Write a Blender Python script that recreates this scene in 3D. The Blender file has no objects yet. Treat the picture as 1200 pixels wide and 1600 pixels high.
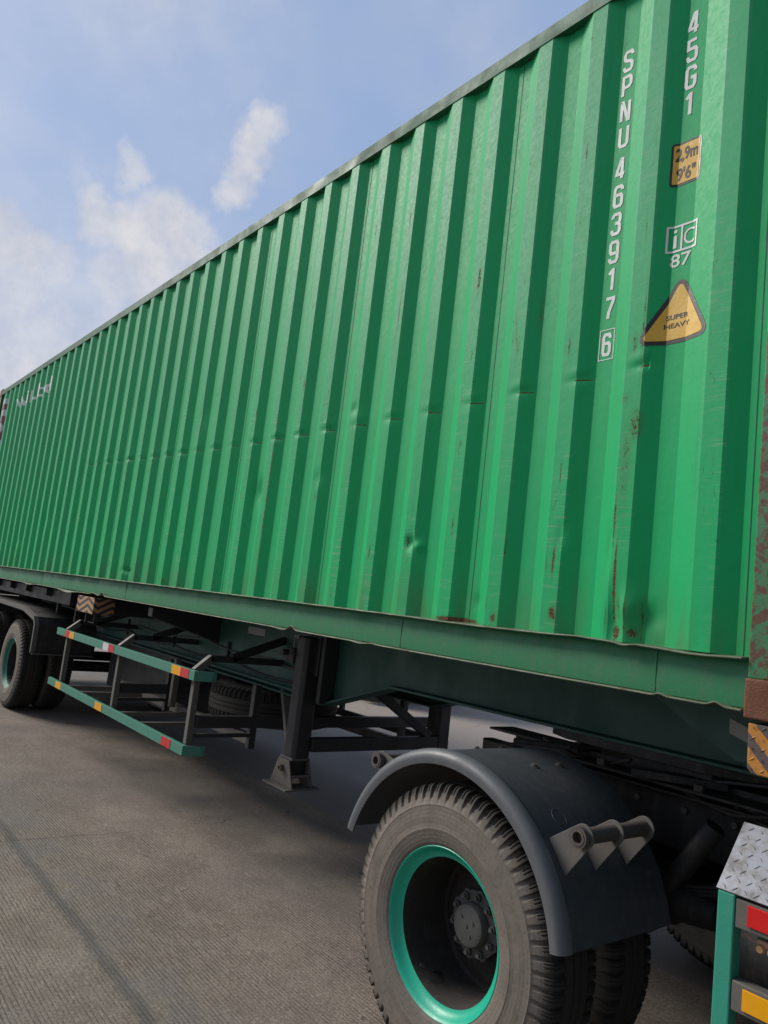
import bpy, bmesh, math, random
from math import sin, cos, pi, radians
from mathutils import Vector, Matrix, noise
random.seed(7)
S = bpy.context.scene
COL = S.collection
# ------------------------------------------------------------------ camera
cam = bpy.data.cameras.new('camera'); camo = bpy.data.objects.new('camera', cam); COL.objects.link(camo)
R = Vector((0.61973415, 0.77624311, 0.11565564)); U = Vector((0.02732496, -0.16861983, 0.98530234)); F = Vector((-0.78433598, 0.60746522, 0.12571028))
Mx = Matrix((R, U, -F)).transposed().to_4x4(); Mx.translation = Vector((1.8504, -2.3085, 1.6413))
camo.matrix_world = Mx
cam.sensor_fit = 'VERTICAL'; cam.sensor_height = 24; cam.lens = 24 * 1193.54 / 1600
cam.clip_end = 5000; cam.clip_start = 0.05
S.camera = camo
# ------------------------------------------------------------------ world
SUN_EL, SUN_AZ = radians(36), math.atan2(-0.86, -0.50)
W = bpy.data.worlds.new('World'); S.world = W; W.use_nodes = True
nt = W.node_tree; nt.nodes.clear()
def N(nt, t, **k):
    n = nt.nodes.new(t)
    for a, b in k.items():
        if a.startswith('i_'):
            n.inputs[int(a[2:])].default_value = b
        else: setattr(n, a, b)
    return n
def L(nt, a, b): nt.links.new(a, b)
def mth(nt, op, a, b=None, c=None, clamp=False):
    n = nt.nodes.new('ShaderNodeMath'); n.operation = op; n.use_clamp = clamp
    for i, v in enumerate((a, b, c)):
        if v is None: continue
        if isinstance(v, (int, float)): n.inputs[i].default_value = v
        else: nt.links.new(v, n.inputs[i])
    return n.outputs[0]
def sstep(nt, v, a, b, lo=0.0, hi=1.0):
    n = nt.nodes.new('ShaderNodeMapRange'); n.interpolation_type = 'SMOOTHSTEP'
    if isinstance(v, (int, float)): n.inputs[0].default_value = v
    else: nt.links.new(v, n.inputs[0])
    for i, x in zip((1, 2, 3, 4), (a, b, lo, hi)): n.inputs[i].default_value = x
    return n.outputs[0]
def vmul(nt, vec, s, loc=(0, 0, 0)):
    n = nt.nodes.new('ShaderNodeMapping'); nt.links.new(vec, n.inputs[0]); n.inputs[3].default_value = s; n.inputs[1].default_value = loc
    return n.outputs[0]
def nz(nt, vec, scale, detail=4, rough=.55, dist=0):
    n = nt.nodes.new('ShaderNodeTexNoise'); nt.links.new(vec, n.inputs['Vector'])
    n.inputs['Scale'].default_value = scale; n.inputs['Detail'].default_value = detail; n.inputs['Roughness'].default_value = rough; n.inputs['Distortion'].default_value = dist
    return n.outputs[0]
def mixc(nt, f, a, b):
    n = nt.nodes.new('ShaderNodeMix'); n.data_type = 'RGBA'
    for i, v in ((0, f), (6, a), (7, b)):
        if isinstance(v, (int, float)): n.inputs[i].default_value = v
        elif isinstance(v, tuple): n.inputs[i].default_value = v if len(v) == 4 else (*v, 1)
        else: nt.links.new(v, n.inputs[i])
    return n.outputs[2]
sky = N(nt, 'ShaderNodeTexSky', sky_type='NISHITA', sun_disc=False, sun_elevation=SUN_EL, sun_rotation=SUN_AZ, air_density=1.0, dust_density=2.0, ozone_density=1.5)
tc = N(nt, 'ShaderNodeTexCoord'); D = tc.outputs['Generated']
CLOUDS = [  # direction, radius, strength
 ((-.812,.346,.470),.022,.9),((-.797,.345,.494),.026,1.),((-.780,.350,.516),.032,1.),((-.763,.358,.535),.026,.9),((-.759,.347,.552),.014,.5),
 ((-.851,.246,.464),.024,.7),((-.861,.256,.450),.012,.4),((-.877,.201,.437),.02,.4),((-.881,.223,.416),.035,.9),((-.886,.225,.398),.04,.9),((-.874,.260,.405),.045,1.),
 ((-.858,.291,.415),.055,1.),((-.84,.325,.420),.034,.8),((-.88,.282,.382),.05,1.),((-.857,.317,.395),.045,1.),((-.893,.267,.355),.06,.8),((-.887,.30,.352),.06,.9),
 ((-.921,.132,.362),.05,.9),((-.92,.159,.35),.05,.95),((-.918,.19,.342),.045,.8),((-.93,.10,.34),.08,.9),((-.935,.156,.305),.08,.8),((-.922,.22,.32),.05,.5)]
wn = N(nt, 'ShaderNodeTexNoise'); wn.inputs['Scale'].default_value = 16; wn.inputs['Detail'].default_value = 9; wn.inputs['Roughness'].default_value = .66
L(nt, D, wn.inputs['Vector'])
off = N(nt, 'ShaderNodeVectorMath', operation='SUBTRACT'); L(nt, wn.outputs['Color'], off.inputs[0]); off.inputs[1].default_value = (.5, .5, .5)
sc_ = N(nt, 'ShaderNodeVectorMath', operation='SCALE'); L(nt, off.outputs[0], sc_.inputs[0]); sc_.inputs['Scale'].default_value = .075
wd = N(nt, 'ShaderNodeVectorMath', operation='ADD'); L(nt, D, wd.inputs[0]); L(nt, sc_.outputs[0], wd.inputs[1])
acc = None
for c, r, s in CLOUDS:
    if c[2] < .43: r *= .86
    dn = N(nt, 'ShaderNodeVectorMath', operation='DISTANCE'); L(nt, wd.outputs[0], dn.inputs[0])
    v = Vector(c).normalized(); dn.inputs[1].default_value = v
    m = sstep(nt, dn.outputs['Value'], r * 1.35, r * .35, 0, s * .92)
    acc = m if acc is None else mth(nt, 'MAXIMUM', acc, m)
gen = nz(nt, vmul(nt, D, (1, 1, 2.2)), 2.3, 7, .55, .3)
sep = N(nt, 'ShaderNodeSeparateXYZ'); L(nt, D, sep.inputs[0])
hz = sstep(nt, sep.outputs['Z'], .60, .16)
puff = mth(nt, 'MULTIPLY', sstep(nt, gen, .5, .75), .45)
veil = mth(nt, 'MULTIPLY', sstep(nt, nz(nt, vmul(nt, D, (1, 1, 1.6), (3.1, .2, .5)), 1.6, 4), .40, .68), .55)
hz2 = mth(nt, 'MULTIPLY', mth(nt, 'POWER', hz, 1.5), .92)
tot = mth(nt, 'MAXIMUM', mth(nt, 'MAXIMUM', acc, mth(nt, 'MULTIPLY', puff, .6)), hz2)
tot = mth(nt, 'MAXIMUM', tot, veil)
shade = nz(nt, D, 22, 5, .6)
ccol = mixc(nt, sstep(nt, shade, .3, .7), (5.6, 5.85, 6.7), (7.4, 7.3, 7.5))
skyc = mixc(nt, .70, sky.outputs[0], (3.7, 5.05, 7.9))
fin = mixc(nt, tot, skyc, ccol)
# sky out of view towards the cab is dimmed to deepen the shaded rib slopes
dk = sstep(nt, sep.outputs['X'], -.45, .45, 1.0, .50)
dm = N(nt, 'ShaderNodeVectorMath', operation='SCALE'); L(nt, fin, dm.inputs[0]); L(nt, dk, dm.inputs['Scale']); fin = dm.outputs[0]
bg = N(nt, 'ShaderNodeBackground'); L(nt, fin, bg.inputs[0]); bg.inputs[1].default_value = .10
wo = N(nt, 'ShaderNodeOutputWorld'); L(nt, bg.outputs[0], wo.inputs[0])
# ------------------------------------------------------------------ sun
sl = bpy.data.lights.new('sun', 'SUN'); so = bpy.data.objects.new('sun', sl); COL.objects.link(so)
sl.energy = 3.3; sl.angle = radians(22); sl.color = (1, .94, .85)
sd = Vector((sin(SUN_AZ) * cos(SUN_EL), cos(SUN_AZ) * cos(SUN_EL), sin(SUN_EL)))
so.rotation_euler = sd.to_track_quat('Z', 'Y').to_euler()
S.view_settings.view_transform = 'Standard'; S.view_settings.look = 'None'; S.view_settings.exposure = 0.0; S.view_settings.gamma = 1
S.cycles.max_bounces = 8

# ------------------------------------------------------------------ materials
def newmat(name):
    m = bpy.data.materials.new(name); m.use_nodes = True; nt = m.node_tree; nt.nodes.clear()
    o = N(nt, 'ShaderNodeOutputMaterial'); b = N(nt, 'ShaderNodeBsdfPrincipled'); L(nt, b.outputs[0], o.inputs[0])
    g = N(nt, 'ShaderNodeNewGeometry'); tc = N(nt, 'ShaderNodeTexCoord')
    return m, nt, b, g, tc
def bump(nt, b, h, dist=.002, strength=1.0):
    n = N(nt, 'ShaderNodeBump'); n.inputs['Distance'].default_value = dist; n.inputs['Strength'].default_value = strength
    L(nt, h, n.inputs['Height']); L(nt, n.outputs[0], b.inputs['Normal'])
def paint(name, col, rough=.45, dirt=.25, dirtcol=(.16, .13, .10), rust=0.0, scale=1.0, metallic=0, spec=.5, grime=.3, bumpd=.0006):
    m, nt, b, g, tc = newmat(name); P = tc.outputs['Object']
    a = nz(nt, P, 6 * scale, 6, .6); s = nz(nt, P, 60 * scale, 4, .6)
    st = nz(nt, vmul(nt, P, (14, 14, 1.3)), 2 * scale, 5, .65)
    c = mixc(nt, mth(nt, 'MULTIPLY', sstep(nt, a, .3, .75), grime), tuple(col), tuple(x * .62 for x in col))
    c = mixc(nt, mth(nt, 'MULTIPLY', mth(nt, 'MULTIPLY', sstep(nt, st, .42, .75), sstep(nt, s, .25, .7)), dirt), c, dirtcol)
    if rust > 0:
        rn = nz(nt, P, 12 * scale, 10, .78, .6)
        f = sstep(nt, rn, .74 - rust * .4, .80 - rust * .4)
        c = mixc(nt, f, c, mixc(nt, s, (.030, .017, .011), (.150, .062, .026)))
    L(nt, c, b.inputs['Base Color'])
    L(nt, sstep(nt, a, .2, .8, rough - .1, rough + .18), b.inputs['Roughness'])
    b.inputs['Metallic'].default_value = metallic; b.inputs['Specular IOR Level'].default_value = spec
    bump(nt, b, mth(nt, 'ADD', s, mth(nt, 'MULTIPLY', a, 2)), bumpd)
    return m
GREEN = (.001, .400, .122)
# corrugated wall: vivid green low down, chalkier above with sky sheen painted into the paler top, marks from the 'wear' attribute
def wallmat():
    m, nt, b, g, tc = newmat('container_green'); P = tc.outputs['Object']
    sp = N(nt, 'ShaderNodeSeparateXYZ'); L(nt, P, sp.inputs[0])
    at = N(nt, 'ShaderNodeAttribute', attribute_name='wear'); ws = N(nt, 'ShaderNodeSeparateColor'); L(nt, at.outputs['Color'], ws.inputs[0])
    big = nz(nt, vmul(nt, P, (1, 1, .5)), 1.1, 4, .6); fine = nz(nt, P, 45, 5, .65)
    hi = sstep(nt, sp.outputs['Z'], .45, 2.55)
    chalk_sheen = mth(nt, 'MULTIPLY', mth(nt, 'ADD', mth(nt, 'MULTIPLY', hi, .55), mth(nt, 'MULTIPLY', big, .35)), .5)
    c = mixc(nt, chalk_sheen, GREEN, (.045, .345, .165))
    sx = N(nt, 'ShaderNodeCombineXYZ'); L(nt, sp.outputs['X'], sx.inputs[0])
    pan = nz(nt, sx.outputs[0], 1.7, 2, .5)
    c = mixc(nt, mth(nt, 'MULTIPLY', sstep(nt, pan, .40, .70), .34), c, (.018, .300, .125))
    run = nz(nt, vmul(nt, P, (26, 26, .9), (3, 8, 1)), 1.0, 6, .72); rgate = sstep(nt, nz(nt, vmul(nt, P, (1.4, 1.4, .5), (9, 1, 4)), 1, 3), .42, .64)
    c = mixc(nt, mth(nt, 'MULTIPLY', mth(nt, 'MULTIPLY', sstep(nt, run, .52, .74), rgate), .42), c, (.040, .120, .055))
    # vertical rain streaking
    st = nz(nt, vmul(nt, P, (40, 40, .8)), 1.0, 5, .7)
    c = mixc(nt, mth(nt, 'MULTIPLY', sstep(nt, st, .5, .8), .16), c, (.07, .19, .08))
    # rub marks on the proud faces (horizontal brush strokes)
    outer = ws.outputs[1]
    hs = nz(nt, vmul(nt, P, (6, 6, 95)), 1.0, 5, .7, .3); hm = nz(nt, vmul(nt, P, (3.3, 3.3, 1.2)), 1.0, 3)
    rub = mth(nt, 'MULTIPLY', mth(nt, 'MULTIPLY', sstep(nt, hs, .50, .68), sstep(nt, hm, .38, .62)), outer)
    c = mixc(nt, mth(nt, 'MULTIPLY', rub, .50), c, (.22, .38, .27))
    allr = mth(nt, 'MULTIPLY', outer, mth(nt, 'ADD', .06, mth(nt, 'MULTIPLY', hi, .30)))  # rubbed paleness plus painted sky sheen, stronger towards the top
    c = mixc(nt, allr, c, (.11, .36, .22))
    # dark scrapes
    sc = nz(nt, vmul(nt, P, (30, 30, 9)), 1.0, 7, .78, 1.2); sm = nz(nt, vmul(nt, P, (2.1, 2.1, 1.6), (4, 2, 1)), 1.0, 4)
    scr = mth(nt, 'MULTIPLY', mth(nt, 'MULTIPLY', sstep(nt, sc, .60, .64), sstep(nt, sm, .50, .62)), outer)
    c = mixc(nt, mth(nt, 'MULTIPLY', scr, .8), c, (.030, .045, .025))
    # grime rising from the lower edge
    lo = mth(nt, 'MULTIPLY', sstep(nt, sp.outputs['Z'], .50, .15), sstep(nt, nz(nt, vmul(nt, P, (9, 9, 1.5)), 1, 5), .35, .7))
    c = mixc(nt, mth(nt, 'MULTIPLY', lo, .45), c, (.10, .105, .05))
    # rust where the paint has gone
    rn = nz(nt, vmul(nt, P, (1.3, 1.3, .8)), 62, 9, .8, .8)
    rf = sstep(nt, mth(nt, 'SUBTRACT', rn, mth(nt, 'MULTIPLY', mth(nt, 'SUBTRACT', ws.outputs[0], .5), .55)), .47, .39)
    halo = mth(nt, 'MULTIPLY', sstep(nt, ws.outputs[0], .10, .75), .40)
    c = mixc(nt, halo, c, (.085, .085, .035))
    c = mixc(nt, rf, c, mixc(nt, sstep(nt, nz(nt, P, 160, 3, .6), .35, .65), (.040, .022, .013), (.175, .075, .030)))
    L(nt, c, b.inputs['Base Color'])
    L(nt, sstep(nt, mth(nt, 'ADD', fine, mth(nt, 'MULTIPLY', rf, .8)), .1, 1.3, .46, .74), b.inputs['Roughness'])
    b.inputs['Specular IOR Level'].default_value = .20
    bump(nt, b, mth(nt, 'ADD', mth(nt, 'MULTIPLY', nz(nt, P, 7, 3), 1.2), mth(nt, 'ADD', mth(nt, 'MULTIPLY', fine, .3), mth(nt, 'MULTIPLY', rf, -.5))), .0016)
    return m
M = {}
M['wall'] = wallmat()
M['rail'] = paint('rail_green', (.016, .190, .076), .5, .42, (.13, .15, .10), rust=.06, scale=1.2)
M['toprail'] = paint('top_rail_green', (.022, .120, .062), .6, .8, (.070, .115, .075), rust=.45, scale=.9)
M['edge'] = paint('pale_rusty_edge', (.105, .150, .085), .6, .8, (.12, .085, .045), rust=.46, scale=2.2)  # lips paler and rustier than the rail web
M['post'] = paint('rusty_post', (.03, .18, .075), .5, .5, (.12, .09, .05), rust=.66, scale=1.5)
M['casting'] = paint('rusted_casting', (.16, .060, .028), .75, .5, (.07, .035, .022), rust=.35, scale=2.5, bumpd=.002)
M['chassis'] = paint('chassis_green', (.018, .088, .068), .5, .35, (.05, .055, .05), scale=.8)
M['black'] = paint('black_paint', (.026, .028, .031), .45, .35, (.07, .062, .055))
M['blackdust'] = paint('dusty_black', (.022, .022, .022), .6, .6, (.10, .085, .07))
M['guard'] = paint('guard_teal', (.045, .235, .165), .45, .8, (.15, .16, .14), rust=.06, scale=2.5)
M['teal'] = paint('step_teal', (.028, .30, .205), .42, .4, (.15, .14, .11), rust=.06, scale=2.5)
M['rimteal'] = paint('rim_teal', (.008, .43, .27), .33, .22, (.10, .20, .15), grime=.2)
M['rimdirty'] = paint('rim_teal_dirty', (.015, .20, .135), .55, .7, (.07, .075, .06))
M['barrel'] = paint('dusty_barrel', (.030, .025, .022), .8, .6, (.085, .066, .052))
M['hub'] = paint('dusty_hub', (.105, .103, .097), .75, .6, (.11, .095, .08), bumpd=.002)
M['fender'] = paint('fender_plastic', (.060, .070, .078), .42, .65, (.120, .115, .105), bumpd=.0004)
M['fenderrim'] = paint('pale_plastic', (.105, .112, .122), .45, .5, (.16, .15, .14), bumpd=.0004)  # lip in a lighter grey than the rest of the mudguard
M['tube'] = paint('dusty_steel', (.085, .075, .068), .6, .5, (.14, .10, .075), rust=.12, scale=3)
M['foot'] = paint('dusty_foot', (.15, .135, .115), .7, .4, (.08, .06, .05), rust=.08, scale=3)
M['greydust'] = paint('grey_bar', (.12, .113, .102), .6, .5, (.09, .07, .06), rust=.05, scale=3)
M['white'] = paint('white_vinyl', (.66, .68, .66), .45, .30, (.30, .33, .28), scale=3, grime=.12)
M['yellow'] = paint('yellow_vinyl', (.66, .40, .045), .45, .12, (.3, .2, .08), scale=3, grime=.1)
M['blk'] = paint('black_vinyl', (.022, .018, .018), .4, .1)
M['red_ref'] = paint('red_reflector', (.62, .008, .008), .3, .05, grime=.05)
M['amber_ref'] = paint('amber_reflector', (.80, .36, .004), .3, .05, grime=.05)
M['red_tape'] = paint('red_tape', (.52, .025, .03), .35, .1, grime=.1)
M['white_tape'] = paint('white_tape', (.62, .62, .62), .35, .15, grime=.1)
M['silver_tape'] = paint('silver_tape', (.33, .34, .33), .45, .3, (.2, .18, .15), grime=.2)
M['lamp'] = paint('lamp_amber', (.62, .36, .16), .25, .15, grime=.1)
M['lampstrip'] = paint('lamp_strip', (.62, .33, .25), .4, .15, grime=.1)
M['darkred'] = paint('dark_red_vinyl', (.13, .012, .014), .45, .1)
M['palepanel'] = paint('pale_vinyl', (.40, .45, .47), .45, .3, (.2, .22, .2), grime=.2)
M['greymetal'] = paint('lorry_grey', (.10, .11, .12), .5, .3)
M['glass'] = paint('lorry_glass', (.01, .012, .014), .08, .05)
def rubber(name, base, dust, amount):
    m, nt, b, g, tc = newmat(name); P = tc.outputs['Object']
    sp = N(nt, 'ShaderNodeSeparateXYZ'); L(nt, P, sp.inputs[0])
    a = nz(nt, P, 9, 6, .65); s = nz(nt, P, 80, 4, .6)
    rr = mth(nt, 'POWER', mth(nt, 'ADD', mth(nt, 'MULTIPLY', sp.outputs['X'], sp.outputs['X']), mth(nt, 'MULTIPLY', sp.outputs['Z'], sp.outputs['Z'])), .5)
    # dust lies on the sidewall; tread colour is kept dark to paint the shade under the mudguard
    side = sstep(nt, rr, .505, .45)
    f = mth(nt, 'MULTIPLY', mth(nt, 'MULTIPLY', sstep(nt, a, -.25, .62), sstep(nt, s, -.1, .55)), mth(nt, 'ADD', mth(nt, 'MULTIPLY', side, .93), .07))
    c = mixc(nt, mth(nt, 'MULTIPLY', f, amount), base, dust)
    ring = mth(nt, 'SINE', mth(nt, 'MULTIPLY', rr, 420))
    L(nt, c, b.inputs['Base Color']); b.inputs['Roughness'].default_value = .75; b.inputs['Specular IOR Level'].default_value = .3
    bump(nt, b, mth(nt, 'ADD', s, mth(nt, 'MULTIPLY', mth(nt, 'MULTIPLY', ring, side), .12)), .0012)
    return m
M['tyre'] = rubber('tyre_rubber', (.024, .022, .020), (.185, .160, .135), .92)
M['tyredark'] = rubber('spare_rubber', (.030, .028, .025), (.14, .12, .095), .9)
def diamond():
    m, nt, b, g, tc = newmat('chequer_plate'); P = tc.outputs['Object']
    a = nz(nt, P, 18, 6, .65)
    c = mixc(nt, sstep(nt, a, .35, .7), (.30, .31, .34), (.15, .14, .135))
    L(nt, c, b.inputs['Base Color']); b.inputs['Metallic'].default_value = .55
    L(nt, sstep(nt, a, .3, .7, .35, .6), b.inputs['Roughness']); bump(nt, b, a, .001)
    return m
M['plate'] = diamond()
def stripes(name, kind):
    m, nt, b, g, tc = newmat(name); P = tc.outputs['Object']
    sp = N(nt, 'ShaderNodeSeparateXYZ'); L(nt, P, sp.inputs[0])
    if kind == 'chev':
        # v stripes, centred on each face; x for the long face, y for the short one
        u = mth(nt, 'ADD', mth(nt, 'MULTIPLY', sp.outputs['X'], .32), mth(nt, 'MULTIPLY', sp.outputs['Y'], .60))
        v = mth(nt, 'MULTIPLY', mth(nt, 'PINGPONG', mth(nt, 'ADD', u, .0), .0785), 1.0)
        w = mth(nt, 'FRACT', mth(nt, 'DIVIDE', mth(nt, 'SUBTRACT', sp.outputs['Z'], v), .062))
        f = sstep(nt, w, .48, .52)
        ca, cb = (.42, .24, .11), (.035, .032, .035)
    else:
        w = mth(nt, 'FRACT', mth(nt, 'DIVIDE', mth(nt, 'ADD', sp.outputs['X'], sp.outputs['Z']), .085))
        f = sstep(nt, w, .50, .54)
        ca, cb = (.46, .19, .03), (.085, .07, .065)
    s = nz(nt, P, 30, 6, .7)
    c = mixc(nt, f, ca, cb); c = mixc(nt, sstep(nt, s, .55, .75), c, (.10, .06, .035))
    L(nt, c, b.inputs['Base Color']); b.inputs['Roughness'].default_value = .55
    bump(nt, b, s, .001)
    return m
M['chevron'] = stripes('chevron_tape', 'chev'); M['hazard'] = stripes('hazard_plate', 'diag')
def concrete():
    m, nt, b, g, tc = newmat('concrete_road'); P = tc.outputs['Object']
    sp = N(nt, 'ShaderNodeSeparateXYZ'); L(nt, P, sp.inputs[0]); X, Y = sp.outputs['X'], sp.outputs['Y']
    big = nz(nt, P, .55, 5, .6); mid = nz(nt, P, 3.2, 6, .65); fine = nz(nt, P, 120, 3, .7); fine2 = nz(nt, P, 38, 5, .7)
    c = mixc(nt, sstep(nt, mid, .3, .7), (.235, .192, .150), (.320, .270, .218))
    c = mixc(nt, mth(nt, 'MULTIPLY', sstep(nt, big, .40, .68), .5), c, (.165, .150, .138))
    c = mixc(nt, mth(nt, 'MULTIPLY', sstep(nt, fine, .42, .60), .62), c, (.085, .072, .060))
    c = mixc(nt, mth(nt, 'MULTIPLY', sstep(nt, fine2, .55, .68), .55), c, (.38, .34, .29))
    # tined grooves along the road, worn away in places
    yy = mth(nt, 'ADD', Y, mth(nt, 'MULTIPLY', nz(nt, vmul(nt, P, (.6, 3, 1)), 1, 2), .03))
    gr = mth(nt, 'SINE', mth(nt, 'MULTIPLY', yy, 2 * pi / .0185))
    keep = sstep(nt, nz(nt, vmul(nt, P, (.7, 1.6, 1), (7, 3, 0)), 1.2, 4, .6), .30, .58)
    gm = mth(nt, 'MULTIPLY', sstep(nt, gr, .0, .85), mth(nt, 'ADD', mth(nt, 'MULTIPLY', keep, .75), .25))
    gm = mth(nt, 'MULTIPLY', gm, sstep(nt, nz(nt, vmul(nt, P, (9, 60, 1)), 1, 3), .3, .6))
    c = mixc(nt, mth(nt, 'MULTIPLY', gm, .62), c, (.070, .060, .050))
    sp3 = nz(nt, P, 17, 3, .5); c = mixc(nt, mth(nt, 'MULTIPLY', sstep(nt, sp3, .70, .74), .75), c, (.05, .045, .042))
    # sealed longitudinal joint with tar smears
    jn = mth(nt, 'ABSOLUTE', mth(nt, 'ADD', mth(nt, 'ADD', Y, .905), mth(nt, 'MULTIPLY', mth(nt, 'SUBTRACT', nz(nt, vmul(nt, P, (2.6, 2.6, 1)), 1, 6, .7), .5), .09)))
    jw = sstep(nt, mth(nt, 'ADD', jn, mth(nt, 'MULTIPLY', mth(nt, 'SUBTRACT', fine2, .5), .03)), .050, .008)
    c = mixc(nt, mth(nt, 'MULTIPLY', jw, .55), c, (.062, .064, .066))
    sm = mth(nt, 'MULTIPLY', sstep(nt, mth(nt, 'ABSOLUTE', mth(nt, 'ADD', Y, .80)), .28, .02), sstep(nt, mid, .42, .62))
    c = mixc(nt, mth(nt, 'MULTIPLY', sm, .45), c, (.125, .115, .118))
    # darker band below the trailer, broken by noise
    ob = mth(nt, 'MULTIPLY', sstep(nt, mth(nt, 'ABSOLUTE', mth(nt, 'SUBTRACT', Y, .75)), .8, .1), sstep(nt, big, .35, .6))
    c = mixc(nt, mth(nt, 'MULTIPLY', ob, .38), c, (.10, .088, .078))
    # hairline cracks
    vo = N(nt, 'ShaderNodeTexVoronoi', feature='DISTANCE_TO_EDGE'); vo.inputs['Scale'].default_value = .42
    wv = N(nt, 'ShaderNodeVectorMath', operation='ADD'); L(nt, P, wv.inputs[0])
    nn = N(nt, 'ShaderNodeTexNoise'); nn.inputs['Scale'].default_value = 5; nn.inputs['Detail'].default_value = 6; L(nt, P, nn.inputs['Vector'])
    s2 = N(nt, 'ShaderNodeVectorMath', operation='SCALE'); L(nt, nn.outputs['Color'], s2.inputs[0]); s2.inputs['Scale'].default_value = .16
    L(nt, s2.outputs[0], wv.inputs[1]); L(nt, wv.outputs[0], vo.inputs['Vector'])
    ck = mth(nt, 'MULTIPLY', sstep(nt, vo.outputs['Distance'], .0030, .0008), sstep(nt, mid, .54, .64))
    c = mixc(nt, mth(nt, 'MULTIPLY', ck, .7), c, (.06, .052, .045))
    tj = mth(nt, 'ABSOLUTE', mth(nt, 'ADD', mth(nt, 'ADD', X, 3.2), mth(nt, 'MULTIPLY', mth(nt, 'SUBTRACT', nz(nt, P, 3, 5), .5), .12)))
    tm = mth(nt, 'MULTIPLY', sstep(nt, tj, .012, .004), sstep(nt, Y, .5, -.7))
    c = mixc(nt, mth(nt, 'MULTIPLY', tm, .6), c, (.07, .06, .055))
    L(nt, c, b.inputs['Base Color']); b.inputs['Roughness'].default_value = .85; b.inputs['Specular IOR Level'].default_value = .3
    h = mth(nt, 'SUBTRACT', mth(nt, 'MULTIPLY', fine, .8), mth(nt, 'ADD', mth(nt, 'MULTIPLY', gm, .8), mth(nt, 'ADD', mth(nt, 'MULTIPLY', ck, 1.2), mth(nt, 'MULTIPLY', jw, .6))))
    bump(nt, b, h, .0035)
    return m
M['concrete'] = concrete()
def asphalt():
    m, nt, b, g, tc = newmat('asphalt_road'); P = tc.outputs['Object']
    sp = N(nt, 'ShaderNodeSeparateXYZ'); L(nt, P, sp.inputs[0])
    fine = nz(nt, P, 150, 3, .7); f2 = nz(nt, P, 45, 4, .7); mid = nz(nt, P, 1.6, 6, .6)
    c = mixc(nt, sstep(nt, mid, .3, .7), (.165, .150, .134), (.198, .182, .164))
    c = mixc(nt, mth(nt, 'MULTIPLY', sstep(nt, fine, .40, .62), .55), c, (.085, .086, .09))
    c = mixc(nt, mth(nt, 'MULTIPLY', sstep(nt, f2, .58, .70), .5), c, (.30, .29, .27))
    far = sstep(nt, mth(nt, 'ADD', sp.outputs['Y'], mth(nt, 'MULTIPLY', mid, 1.2)), 3.6, 4.6)  # sunlit ground past the trailer's shadow, put into the colour as a paler tone
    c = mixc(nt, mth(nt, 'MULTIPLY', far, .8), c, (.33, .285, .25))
    ck = N(nt, 'ShaderNodeTexVoronoi', feature='DISTANCE_TO_EDGE'); ck.inputs['Scale'].default_value = 1.1
    nn = N(nt, 'ShaderNodeTexNoise'); nn.inputs['Scale'].default_value = 4; nn.inputs['Detail'].default_value = 6; L(nt, P, nn.inputs['Vector'])
    s2 = N(nt, 'ShaderNodeVectorMath', operation='SCALE'); L(nt, nn.outputs['Color'], s2.inputs[0]); s2.inputs['Scale'].default_value = .3
    wv = N(nt, 'ShaderNodeVectorMath', operation='ADD'); L(nt, P, wv.inputs[0]); L(nt, s2.outputs[0], wv.inputs[1]); L(nt, wv.outputs[0], ck.inputs['Vector'])
    cm = mth(nt, 'MULTIPLY', sstep(nt, ck.outputs['Distance'], .006, .002), sstep(nt, mid, .5, .6))
    c = mixc(nt, mth(nt, 'MULTIPLY', cm, .7), c, (.04, .04, .04))
    L(nt, c, b.inputs['Base Color']); b.inputs['Roughness'].default_value = .85
    bump(nt, b, mth(nt, 'SUBTRACT', fine, cm), .004)
    return m
M['asphalt'] = asphalt()

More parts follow.
